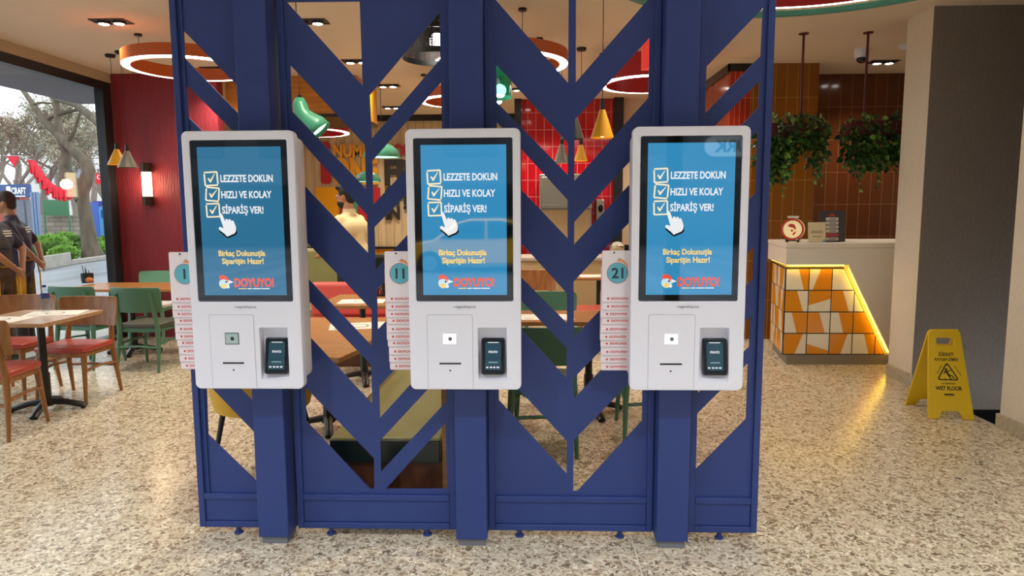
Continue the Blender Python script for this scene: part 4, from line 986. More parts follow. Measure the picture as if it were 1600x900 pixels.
table(rect(-5.03, -3.3, 6.95, 7.65), (-4.45, 7.3), 'wooden table before the red wall, between green chairs', m=wood('far_table_wood', 'c58a4c', 'a9713a', 0.25))
tb = thing('table_leg_extra', 'x', 'x'); bpy.data.objects.remove(tb)
table(rect(-0.20, 0.98, 4.86, 5.42), (0.4, 5.14), 'wooden table behind the lattice between the middle and right kiosks, white placemat on it')
table(rect(0.32, 1.2, 8.05, 8.6), (0.76, 8.3), 'wooden table deep in the room, just left of the number 21 cards')
table([(-1.155, 3.66), (-1.08, 3.64), (-1.03, 3.9), (-1.02, 5.05), (-1.72, 5.05), (-1.76, 4.75)], (-1.5, 4.74), 'wooden table with cut corner beside the olive bench, seen right of the left kiosk', m=wood('honey_wood', 'c48a4d', 'a86f36', 0.35))
table(rect(-1.9, -1.28, 5.72, 6.5), (-1.58, 6.1), 'wooden table before the red seat back, seen low right of the left kiosk')
def paper(x, y, rz, label, z=.75, w=.40, d=.28):
    b = MB(); b.obox((x, y, z+.001), (w, d, .0016), (0, 0, rz), 0)
    M = Matrix.Translation((x, y, z+.0021)) @ Matrix.Rotation(rz, 4, 'Z')
    b.T = M; b.add([(u, v, 0) for u, v in circ(0, 0, .07, 20)], [tuple(range(20))], 1); b.add([(u, v, .0004) for u, v in circ(0, 0, .055, 20)], [tuple(range(20))], 0)
    for i in range(4): b.add([(-.17, -.11+.02*i, 0), (-.10, -.11+.02*i, 0), (-.10, -.105+.02*i, 0), (-.17, -.105+.02*i, 0)], [(0, 1, 2, 3)], 1)
    tag(b.build('placemat', [PAPER, mat('print_grey', '8a8078', 0.6)], smooth=0, norm=False), label, 'placemat', 'printed paper placemats')
paper(-1.24, 4.68, 0.25, 'printed white placemat on the cut-corner table right of the left kiosk')
paper(-1.55, 5.98, 0.1, 'printed white placemat on the table before the red seat back')
paper(0.08, 5.08, 0.0, 'printed white placemat on the table left of the number 21 cards')
paper(-3.85, 5.28, 0.3, 'printed white placemat on the near left table, beside the bottle')
paper(-4.05, 4.96, 0.0, 'printed white placemat on the near left table, at the photo edge')
paper(0.72, 8.3, 0.2, 'printed white placemat on the far table left of number 21')
# water bottle
p = atZ(72, 488, .75); X0, Y0 = p.x, p.y
t = thing('water_bottle', 'clear plastic water bottle with blue label standing on the near left table', 'bottle', (X0, Y0, .75))
PET = mat('clear_plastic', 'eaf2f6', 0.08, trans=0.92)
b = MB(); b.lathe([(.001, .001), (.030, .001), (.033, .008), (.031, .05), (.033, .06), (.033, .15), (.028, .172), (.013, .195), (.013, .205)], (X0, Y0, .75), 28); b.build('bottle', pane_glass('bottle_plastic', (.86, .9, .93)), t)
b = MB(); b.lathe([(.0338, .115), (.0338, .152)], (X0, Y0, .75), 28); b.f = b.f[:28]; b.m = b.m[:28]; b.build('paper_label', mat('label_blue', '3c4486', 0.4), t)
b = MB(); b.tube((X0, Y0, .955), (X0, Y0, .972), .015, n=20); b.build('cap', mat('cap_blue', '2c3a8c', 0.4), t)
# condiment holder
p = atZ(137, 442, .75)
t = thing('condiment_holder', 'dark condiment holder with straws and orange packets on the far left table', 'holder', (p.x, p.y, .75))
b = MB(); b.lathe([(.001, 0), (.06, 0), (.065, .11), (.06, .11), (.055, .01)], (p.x, p.y, .751), 20); b.build('tin', DARK, t)
for i in range(4):
    b = MB(); b.tube((p.x-.03+.015*i, p.y, .80), (p.x-.05+.02*i, p.y+.02*(i % 2), .95-.02*i), .004, n=6); b.build('straw', BLKMET, t)
b = MB(); b.ell((p.x+.05, p.y-.04, .785), (.045, .035, .035)); b.build('packet', mat('packet_orange', 'd9864a', 0.5), t)

# olive bench behind the lattice
OLV = mat('olive_leather', '8d8a56', 0.4, var=(3, 0.06)); DGR = mat('dark_green_leather_and_shade', '16241f', 0.35)
t = thing('bench_seat', 'long olive bench on a wooden base, directly behind the lattice below the middle kiosk', 'bench', (-0.72, 4.2, 0))
b = MB(); b.box(-1.035, -0.475, 3.27, 5.1, .30, .425, 0); cu_ = b.build('seat_cushion', [OLV], t, bevel=.012)
b = MB(); b.box(-1.03, -0.48, 3.258, 3.271, .302, .415); b.build('shaded_cushion_end', DGR, t, bevel=.004)  # dark plate on the olive cushion, its end's shade put into the colour
b = MB(); b.box(-1.0, -0.42, 3.285, 5.08, .0, .30); b.build('base', wood('walnut_base', '6a4028', '4c2c1b', 0.4, (14, 14, 2)), t)
b = MB(); b.box(-0.47, -0.40, 3.27, 5.1, .0, .98); b.build('back_board', wood('bench_back_wood', 'b08355', '8f6238', 0.4), t, bevel=.004)
b = MB(); b.box(-0.56, -0.472, 3.9, 5.05, .43, .92); b.build('backrest', OLV, t, bevel=.02)
# yellow tub chair
YEL = mat('mustard_upholstery', 'c99a1e', 0.5)
t = thing('tub_chair', 'mustard yellow tub chair on slim black legs, low behind the left kiosk', 'chair', (-1.58, 3.80, 0), rz=-0.3)
b = MB(); b.lathe([(.001, .46), (.20, .455), (.245, .48), (.25, .51), (.22, .53), (.001, .54)], (0, 0, 0), 40); b.build('seat', YEL, t, local=True, smooth=60)
b = MB(); vs = []; fs = []; N = 24
for i in range(N+1):
    a = math.radians(150+240*i/N); tt = abs(i-N/2)/(N/2); zt2 = .76-.12*tt*tt
    for rr, z in ((.262, .44), (.285, .54), (.29, zt2-.02), (.275, zt2), (.25, zt2-.02), (.245, .49), (.235, .44)): vs.append((rr*math.cos(a), rr*math.sin(a), z))
for i in range(N):
    for j in range(7):
        a, c = i*7+j, i*7+(j+1) % 7; fs.append((a, c, c+7, a+7))
fs += [tuple(range(7)), tuple(range(N*7, N*7+7))]
b.add(vs, fs); b.build('backrest', YEL, t, local=True, smooth=60)
b = MB(); b.lathe([(.001, .44), (.25, .435), (.25, .455), (.001, .46)], (0, 0, 0), 36); b.build('seat_base', mat('dark_brown_shell', '3a2a22', 0.5), t, local=True)
for sx in (-1, 1):
    for sy in (-1, 1):
        b = MB(); b.tube((sx*.15, sy*.15, .44), (sx*.215, sy*.215, 0), .017, .009, n=12); b.build('leg', BLKMET, t, local=True)
# red, yellow and olive booth seats further back
def booth(x0, x1, y, zt, m, label, seat=True, depth=.5):
    t = thing('booth_seat', label, 'booth seat', ((x0+x1)/2, y, 0))
    b = MB(); b.box(x0, x1, y, y+.13, .43, zt); b.build('backrest', m, t, bevel=.045, seg=4)
    b = MB(); b.box(x0, x1, y-depth, y, .30, .44); b.build('seat', m, t, bevel=.03, seg=3)
    b = MB(); b.box(x0+.03, x1-.03, y-depth+.04, y+.12, 0, .30); b.build('base', wood('walnut_base', '6a4028', '4c2c1b'), t)
booth(-2.4, -1.32, 7.1, .80, mat('rose_leather', 'cf5a52', 0.4), 'red booth seat seen right of the left kiosk, beyond the tables')
booth(-3.6, -2.35, 8.2, 1.10, OLV, 'high olive booth seat seen at the right edge of the left kiosk')
booth(-2.3, -1.1, 8.6, 1.0, DGR, 'dark green booth seat behind the red one, seen right of the left kiosk')
# spice rack with bottles on the far table
rk = thing('condiment_rack', 'black condiment rack standing on the table left of the number 11 cards', 'rack', (-1.45, 6.38, .75))
b = MB(); b.box(-1.56, -1.34, 6.33, 6.43, .752, .76)
for x in (-1.555, -1.345):
    for y in (6.335, 6.425): b.tube((x, y, .756), (x, y, .93), .005, n=8)
for z in (.82, .92):
    for y in (6.335, 6.425): b.tube((-1.555, y, z), (-1.345, y, z), .004, n=8)
b.build('wire_frame', BLKMET, rk)
for i in range(3):
    c = copy_b = MB(); x = -1.515+.065*i; c.lathe([(.001, 0), (.027, 0), (.028, .09), (.012, .125), (.011, .15), (.001, .152)], (x, 6.38, .762), 18)
    tag(c.build('sauce_bottle', mat(('sauce_red', 'sauce_brown', 'sauce_yellow')[i], ('9a2a20', '3a1c14', 'd1a02a')[i], 0.25)), ('red', 'dark brown', 'yellow')[i]+' sauce bottle in the black condiment rack', 'bottle', 'sauce bottles in the condiment rack')

# ================================================================== WALL LETTERING AND BACK WALL PANELS
YB = 12.055
wl = thing('wall_lettering', 'raised orange, red and black letters on the pale board wall, left of the middle kiosk', 'lettering', (-2.7, YB, 1.5))
def word(s, px0, py_base, px1, hpx, m, bold=.05):
    a, c = atY(px0, py_base, YB), atY(px1, py_base, YB); h = hpx*(c.x-a.x)/(px1-px0)
    b = MB(); b.text(s, a.x, a.z, YB, w=c.x-a.x, h=h, bold=bold, depth=0.04); b.build('word', m, wl, smooth=0)
LO, LR, LB = mat('letter_orange', 'ecA612', 0.4), mat('letter_red', 'b5262c', 0.4), mat('letter_black', '26221e', 0.5)
word('NUMBER', 521.5, 245, 603, 17.5, LO); word('ONE', 614, 243, 660, 16, LR)
word('ONE', 520, 286, 592, 37, LO); word('FRIED', 602, 287, 706, 35.5, LB); word('CHICKEN', 602, 318, 706, 26, LB); word('IN TOWN', 603, 342, 706, 19, LB)
def wpanel(px0, py0, px1, py1, name, m, label, cat, r=.03, dy=0, dp=.03):
    a, c = atY(px0, py0, YB), atY(px1, py1, YB); b = MB(); b.plate([rrect(min(a.x, c.x), max(a.x, c.x), min(a.z, c.z), max(a.z, c.z), r)], YB-dp-dy, YB-dy)
    return tag(b.build(name, m, smooth=0), label, cat)
wpanel(500, 222, 518.5, 287.5, 'wall_panel', LR, 'tall red rounded block on the board wall, left of the orange letters', 'wall panel', .06)
wpanel(494, 293, 531, 362, 'wall_panel', LO, 'orange square block on the board wall, left of the man in beige', 'wall panel', .01)
wpanel(531, 293, 577, 362, 'wall_panel', LR, 'red square block on the board wall behind the man in beige', 'wall panel', .01)
wpanel(581, 293, 595, 322, 'wall_panel', LR, 'small red block on the board wall, right of the lattice stem', 'wall panel', .01)
wpanel(549, 300, 560, 340, 'wall_panel', GREEN_M, 'narrow green block on the red wall panel, behind the man in beige', 'wall panel', .01, dy=.031, dp=.02)

# ================================================================== KITCHEN
STEEL = mat('brushed_steel', 'a8a49a', 0.32, metal=0.85)
t = thing('oven', 'stainless steel kitchen unit set against the red tiles, right of the middle kiosk', 'kitchen unit', (.38, 10.2, 0))
b = MB(); b.box(.05, .80, 9.9, 10.48, .0, 2.06); b.build('body', STEEL, t, bevel=.01)
b = MB(); b.box(.08, .46, 9.885, 9.9, 1.62, 2.02); b.build('door', STEEL, t, bevel=.006)
b = MB(); b.box(.08, .77, 9.885, 9.9, 1.02, 1.56); b.build('hatch', mat('hatch_tan', 'b39a72', 0.3, metal=.3), t, bevel=.006)
b = MB(); b.box(.05, .80, 9.84, 9.9, 1.575, 1.605); b.build('rail', STEEL, t)
t = thing('kitchen_counter', 'pale kitchen counter under the steel unit, left of number 21', 'counter', (.4, 9.4, 0))
b = MB(); b.box(-.2, 1.15, 9.1, 9.8, .0, .88); b.build('body', mat('counter_beige', 'b9a27a', 0.5), t, bevel=.005)
b = MB(); b.box(-.22, 1.17, 9.07, 9.82, .88, .92); b.build('worktop', mat('worktop_grey', 'b8b2a6', 0.3), t, bevel=.004)
p = atY(938, 330, 10.44)
t = thing('soap_dispenser', 'small steel wall dispenser on the red tiles, above number 21', 'dispenser', (p.x, 10.45, p.z-.15))
b = MB(); b.box(p.x-.07, p.x+.06, 10.40, 10.5, p.z-.17, p.z+.18); b.build('case', STEEL, t, bevel=.012)
b = MB(); b.ell((p.x, 10.395, p.z+.04), (.035, .02, .06)); b.build('window', BLACK, t)
p = atY(970, 388, 8.9)
t = thing('glass_cloche', 'clear glass jar standing just above the number 21 cards', 'jar', (p.x, 8.9, .92))
b = MB(); b.lathe([(.001, .0), (.09, 0), (.11, .05), (.10, .14), (.05, .19), (.001, .20)], (p.x, 9.3, .922), 24); b.build('glass', PET, t)
b = MB(); b.ell((p.x, 9.3, 1.0), (.06, .06, .05)); b.build('filling', mat('dough', 'd8c489', 0.6), t)

# ================================================================== OUTSIDE THE WINDOW
GZ = -0.03
BARK = mat('mossy_bark', '5a5142', 0.9, var=((5, 5, 1.5), 0.35), bump=((12, 12, 3), 0.8))
TWIG = mat('twig_grey', '85796f', 0.9)
LG = [mat('leaf_dull_green', '7a8262', 0.7), mat('leaf_brown', '93836f', 0.8), mat('leaf_pale', 'a39b86', 0.8)]
t = thing('street_tree', 'tall mossy plane tree with forked leaning trunk beyond the road', 'tree', tuple(atZ(140, 402, GZ)))
def pp(pts, Y): return [atY(x, y, Y+dy) for x, y, dy in pts]
b = MB(); b.path(pp([(147, 408, 0), (141, 385, 0), (136, 350, 0), (130, 315, 0), (129, 300, 0), (134, 283, 0), (139, 266, 0), (133, 253, .1), (118, 238, .2), (101, 222, .4), (85, 205, .6), (70, 190, .8), (58, 172, 1), (46, 155, 1.2), (34, 138, 1.4), (22, 115, 1.6)], 23.2),
                     [.42, .27, .22, .20, .21, .22, .21, .18, .15, .14, .13, .12, .11, .09, .08, .07], 14)
b.build('trunk', BARK, t, smooth=80)
for pts, rad in (([(128, 312, 0), (116, 290, .1), (104, 272, .3), (102, 262, .4), (104, 240, .5), (98, 225, .5), (92, 205, .6), (90, 180, .7), (87, 155, .8), (84, 130, .9)], [.22, .24, .23, .21, .16, .15, .14, .12, .11, .09]),
                 ([(75, 190, .8), (72, 178, .8), (69, 172, .8)], [.10, .07, .05]), ([(74, 186, .8), (84, 180, .7), (100, 176, .6), (120, 172, .6), (126, 171, .6)], [.08, .08, .07, .06, .03]),
                 ([(106, 222, .4), (116, 205, .2), (121, 190, .1), (126, 172, 0)], [.08, .07, .05, .02]), ([(90, 155, .7), (118, 163, 0), (140, 180, -.5), (165, 203, -1), (185, 222, -1.4)], [.09, .12, .13, .11, .08]),
                 ([(52, 163, 1), (66, 160, 1), (84, 162, 1)], [.05, .04, .02])):
    b = MB(); b.path(pp(pts, 23.2), rad, 10); b.build('branch', BARK, t, smooth=80)
def twig_tree(x, y, h, cr, label, n=1500, mix=(0, 1, 1, 2), seed=1):
    rnd = random.Random(seed); t = thing('bare_tree', label, 'tree', (x, y, GZ), group='half-bare trees across the street')
    b = MB(); tips = []
    def grow(p, d, L, r, lev):
        q = p+d*L; m = p+d*L*.5+Vector((rnd.uniform(-1, 1), rnd.uniform(-1, 1), 0))*L*.06
        b.path([p, m, q], [r, r*.85, r*.65], 5 if lev else 8); tips.append((m, q))
        if lev >= 4: return
        for _ in range(3 if lev < 3 else 2):
            a = Vector((rnd.uniform(-1, 1), rnd.uniform(-1, 1), rnd.uniform(-.15, 1))).normalized()
            grow(p+d*L*rnd.uniform(.6, 1), (d*.6+a*.75).normalized(), L*rnd.uniform(.6, .8), r*.55, lev+1)
    grow(Vector((x, y, GZ)), Vector((rnd.uniform(-.08, .08), 0, 1)).normalized(), h*.34, h*.02, 0)
    b.build('trunk_and_branches', TWIG, t, smooth=0)
    b = MB()
    for _ in range(n):
        m, q = tips[rnd.randrange(len(tips)//6, len(tips))]; p = m.lerp(q, rnd.random())+Vector((rnd.gauss(0, .25), rnd.gauss(0, .25), rnd.gauss(0, .25)))*cr*.22
        d = Vector((rnd.uniform(-1, 1), rnd.uniform(-1, 1), rnd.uniform(-1, .4))).normalized(); s = d.orthogonal().normalized(); z = rnd.uniform(.06, .13)
        b.add([p, p+d*z*.5+s*z*.35, p+d*z, p+d*z*.5-s*z*.35], [(0, 1, 2, 3)], mix[rnd.randrange(len(mix))])
    b.build('foliage', LG, t, smooth=0, norm=False)
for i, (px, Y, h, lab) in enumerate(((160, 34, 8.5, 'half-bare brownish tree beyond the road, right of the forked plane tree'), (118, 38, 10, 'half-bare tree seen between the forks of the plane tree'),
                                     (70, 40, 11, 'half-bare grey-green tree behind the red bunting'), (22, 37, 10, 'half-bare tree above the shop sign at the left edge'),
                                     (92, 48, 13, 'tall distant half-bare tree behind the plane tree'), (40, 50, 12, 'tall distant half-bare tree left of the plane tree'), (150, 46, 12, 'tall distant half-bare tree near the window frame'), (-10, 44, 12, 'distant half-bare tree at the left edge of the window'))):
    p = atY(px, 330, Y); twig_tree(p.x, Y, h, 3.5, lab, n=5200 if Y < 45 else 3600, mix=((1, 1, 2, 0), (0, 1, 2), (0, 0, 1, 2), (0, 1, 1, 2))[i % 4], seed=20+i)
def shrub(px, py, Y, rx, rz, label, k, n=260, seed=0):
    rnd = random.Random(seed+int(px)); p = atY(px, py, Y); z0 = GZ
    t = thing('shrub', label, 'shrub', (p.x, Y, GZ), group='low green shrubs in the street planter'); b = MB()
    for _ in range(n):
        u = Vector((rnd.gauss(0, 1), rnd.gauss(0, 1), rnd.gauss(0, 1))).normalized()*rnd.uniform(.6, 1); c = Vector((p.x+u.x*rx, Y+u.y*rx, p.z+u.z*rz))
        if c.z < .0: continue
        d = Vector((u.x, u.y, u.z+.6)).normalized(); s = d.orthogonal().normalized(); z = rnd.uniform(.07, .14)
        b.add([c, c+d*z*.5+s*z*.4, c+d*z, c+d*z*.5-s*z*.4], [(0, 1, 2, 3)], rnd.choice(k))
    b.build('foliage', [mat('shrub_green', '4f7a2c', 0.6), mat('shrub_light', '7fae4a', 0.6), mat('shrub_dark', '2f5222', 0.7)], t, smooth=0, norm=False)
    b = MB(); b.ell((p.x, Y, p.z-.08), (rx*.75, rx*.75, rz*.8)); b.build('core', mat('shrub_dark', '2f5222', 0.7), t)
for px, py, Y, rx, rz, lab, k in ((78, 386, 26, .8, .42, 'low light green shrub in the street planter, left end behind the staff', (0, 1, 1)), (98, 383, 28, .95, .5, 'light green shrub in the planter left of the tree trunk', (0, 1, 1)),
                                  (116, 387, 27, .7, .42, 'dark green shrub just left of the tree trunk base', (0, 2)), (160, 388, 27, .95, .45, 'green shrub just right of the tree trunk base', (0, 1, 2)), (178, 392, 26, .7, .4, 'green shrub beside the window frame, below the blue banner', (0, 1)),
                                  (100, 398, 22.5, .42, .25, 'small light green shrub in the near planter corner', (1, 1, 0)), (72, 398, 23, .7, .28, 'dull brownish shrub behind the staff hands', (2, 0))):
    shrub(px, py, Y, rx, rz, lab, k, n=1300)
STONE = mat('planter_stone', '8f8a80', 0.8, var=(3, 0.2))
a0, a1, a2 = atZ(60, 424, GZ), atZ(112, 414, GZ), atZ(182, 404, GZ)
b = MB(); b.prism([(a0.x, a0.y), (a1.x, a1.y), (a1.x-.2, a1.y+.25), (a0.x-.2, a0.y+.25)], GZ, .35, 'xy'); tag(b.build('planter_kerb', STONE, bevel=.02), 'low grey stone planter edge beyond the road, left of the tree', 'kerb')
b = MB(); b.prism([(a1.x, a1.y), (a2.x, a2.y), (a2.x-.2, a2.y+.3), (a1.x-.2, a1.y+.3)], GZ, .12, 'xy'); struct(b, 'kerb_stone', STONE, bevel=.02)
p0, p1 = atY(66, 349, 33), atY(112, 338, 33)
b = MB(); b.box(p0.x-3, p1.x+7, 33, 33.5, GZ, p1.z+.05); struct(b, 'street_wall', tile_mat('stone_wall', 'a39c8e', '7d776b', .6, .22, rough=.9, stagger=.5, gap=.02))
b = MB(); p0, p1 = atY(69, 337, 32.6), atY(105, 312, 32.6); b.box(p0.x, p1.x, 32.6, 32.66, p0.z, p1.z)
for x in (p0.x, p1.x): b.tube((x, 32.63, GZ), (x, 32.63, p1.z), .04, n=8)
tag(b.build('tarpaulin_screen', mat('green_tarp', '3f7f5c', 0.6)), 'green tarpaulin stretched above the stone wall across the street', 'screen')
# shop at far left with sign
p0, p1 = atY(-40, 352, 30), atY(64, 312, 30)
t = thing('shop_kiosk', 'small red-walled street shop with blue sign board at the far left', 'shop', (p0.x, 30, GZ))
b = MB(); b.box(p0.x, p1.x-1.0, 30, 30.6, GZ, p1.z+.4); b.build('wall', mat('shop_red', '9c4a40', 0.7), t)
p2, p3 = atY(-40, 309, 29.8), atY(46, 288, 29.8); b = MB(); b.box(p2.x, p3.x, 29.75, 29.9, p2.z, p3.z)
b.k = 1; q0, q1 = atY(18, 303, 29.74), atY(41, 303, 29.74); b.text('CRAFT', q0.x, q0.z, 29.74, w=q1.x-q0.x, h=.27, k=1, bold=.04)
q0, q1 = atY(20, 307.5, 29.74), atY(40, 307.5, 29.74); b.box(q0.x, q1.x, 29.735, 29.74, q0.z, q0.z+.05, 1)
b.plate([rrect(atY(9, 300, 29.7).x, atY(16, 300, 29.7).x, atY(9, 303, 29.7).z, atY(9, 291, 29.7).z, .06)], 29.73, 29.74, k=1)
b.build('sign_board', [mat('sign_navy', '2c4f86', 0.5), PAPER], t, smooth=0)
for px in (30, 36, 46): q = atY(px, 330, 29.9); b = MB(); b.box(q.x-.09, q.x+.09, 29.85, 30, GZ, p1.z); b.build('door_post', mat('shop_grey', '6d7480', 0.6), t)
for i, px in enumerate((56, 60.5, 65)):
    q = atY(px, 380, 26.5); tp = atY(px, 300, 26.5); b = MB(); b.tube((q.x, 26.5, GZ), (q.x, 26.5, tp.z), .05, n=10)
    tag(b.build('street_post', mat('post_blue_grey', '7389a8', 0.5)), ('left', 'middle', 'right')[i]+' of three slim blue-grey posts beyond the road, behind the staff', 'post')
# blue banner
p0, p1 = atY(151, 378, 29), atY(183, 314, 29)
t = thing('street_banner', 'light blue street banner with dark lettering, beside the window frame', 'banner', ((p0.x+p1.x)/2, 29, GZ))
b = MB(); b.box(p0.x, p1.x+.5, 29, 29.06, p0.z, p1.z-.22, 0); b.box(p0.x, p1.x+.5, 28.98, 29.06, p1.z-.22, p1.z, 1)
q0 = atY(158, 340, 29); b.text('izgü', q0.x, q0.z, 28.995, w=.75, h=.35, k=2, bold=.04); q0 = atY(163, 353, 29); b.text('au', q0.x, q0.z, 28.995, w=.4, h=.3, k=2, bold=.04)
b.build('banner_cloth', [mat('banner_blue', '5fb0dc', 0.6), mat('banner_navy', '2e3f8c', 0.6), mat('banner_print', '1f5f9c', 0.6)], t, smooth=0)
b = MB(); b.tube((p0.x, 29.1, GZ), (p0.x, 29.1, p1.z), .04, n=8); b.build('pole', STONE, t)
q0, q1 = atY(139, 380, 28.5), atY(151, 316, 28.5); b = MB(); b.box(q0.x, q1.x, 28.5, 28.6, q0.z, q1.z); tag(b.build('street_board', mat('board_blue', '3f62b4', 0.6)), 'dark blue board between the tree trunk and the light blue banner', 'board')
# pale building
p0, p1 = atY(74, 330, 70), atY(112, 205, 70)
t = thing('apartment_building', 'pale building with tall windows seen through the trees across the street', 'building', ((p0.x+p1.x)/2, 73, GZ))
b = MB(); b.box(p0.x-2, p1.x+1.5, 70, 76, GZ, p1.z); b.build('wall', mat('building_pale', 'cfcac4', 0.8), t)
for i in range(3):
    for j in range(4):
        x = p0.x-1+i*2.0; z = 2+j*2.6
        if z+1.6 < p1.z: b = MB(); b.box(x, x+1.0, 69.95, 70, z, z+1.6); b.build('window', mat('window_blue_grey', '7d8a98', 0.2), t)
# bunting and flags
RF = mat('flag_red', 'e0283a', 0.6); WF = mat('flag_white', 'f4f0f0', 0.6)
rnd = random.Random(3)
line = [(5, 243), (32, 244), (48, 250), (58, 264), (68, 280), (82, 292), (96, 298), (108, 296), (118, 290)]
b = MB(); b.path([atY(x, y, 20) for x, y in line], .008, 6); tag(b.build('bunting_line', mat('cord_grey', 'b8b8b8', 0.7)), 'thin line carrying the red bunting across the street', 'cord')
def flag(px, py, w, h, label, tri=False, moon=False, Y=20, rot=0.0):
    p = atY(px, py, Y); t = MB(); c, s = math.cos(rot), math.sin(rot)
    N = 6
    if tri: t.add([(p.x-w/2*c, Y-.02, p.z-w/2*s), (p.x+w/2*c, Y+.02, p.z+w/2*s), (p.x+s*h, Y+.03, p.z-h)], [(0, 1, 2)], 0); t.add([(p.x-w/2*c, Y, p.z-w/2*s), (p.x+w/2*c, Y+.04, p.z+w/2*s), (p.x+s*h, Y+.05, p.z-h)], [(0, 1, 2)], 0)
    else:
        for off in (0, .012):
            vs = [(p.x-w/2+w*i/N, Y+.05*math.sin(i*1.3)+off, p.z-(h if k else 0)-.03*math.sin(i)) for k in (0, 1) for i in range(N+1)]
            t.add(vs, [(i, i+1, N+2+i, N+1+i) for i in range(N)], 0)
    if moon:
        cx, cz = p.x-w*.05, p.z-h*.42; o = [(cx+.2*w*math.cos(a), cz+.2*w*math.sin(a)) for a in [math.radians(40+280*i/20) for i in range(21)]]
        q = [(cx+.05*w+.16*w*math.cos(a), cz+.16*w*math.sin(a)) for a in [math.radians(320-280*i/20) for i in range(21)]]
        t.flat(o+q, Y-.07, 1); st = [(cx+.22*w+(.10 if i % 2 == 0 else .04)*w*math.cos(math.radians(180+36*i)), cz+(.10 if i % 2 == 0 else .04)*w*math.sin(math.radians(180+36*i))) for i in range(10)]; t.flat(st, Y-.07, 1)
    return tag(t.build('flag', [RF, WF], smooth=0, norm=False), label, 'flag', 'red flags and bunting outside')
flag(20, 244, .36, .32, 'single red triangular pennant left of the bunting cluster', tri=True)
flag(157, 270, .34, .34, 'red flag with white crescent and star, right of the tree trunk', moon=True, Y=22)
for i in range(26):
    u = i/25*5.0; k = int(min(u, 4.99)); f = u-k; pts = line[2:8]; x = pts[k][0]*(1-f)+pts[k+1][0]*f; y = pts[k][1]*(1-f)+pts[k+1][1]*f if k+1 < len(pts) else pts[k][1]
    flag(x+rnd.uniform(-1, 1), y, .20, rnd.uniform(.18, .32), 'small red flag in the dense bunting strung before the tree', tri=(i % 3 == 0), Y=20-.02, rot=rnd.uniform(-.4, .4))
b = MB(); q = atZ(87, 369, GZ); b.lathe([(.25, 0), (.3, .9), (.27, .9)], (q.x*.8, q.y*.8, GZ), 16); tag(b.build('litter_bin', mat('bin_grey', '4a505c', 0.6)), 'dark street bin beyond the planter, left of the tree', 'bin')

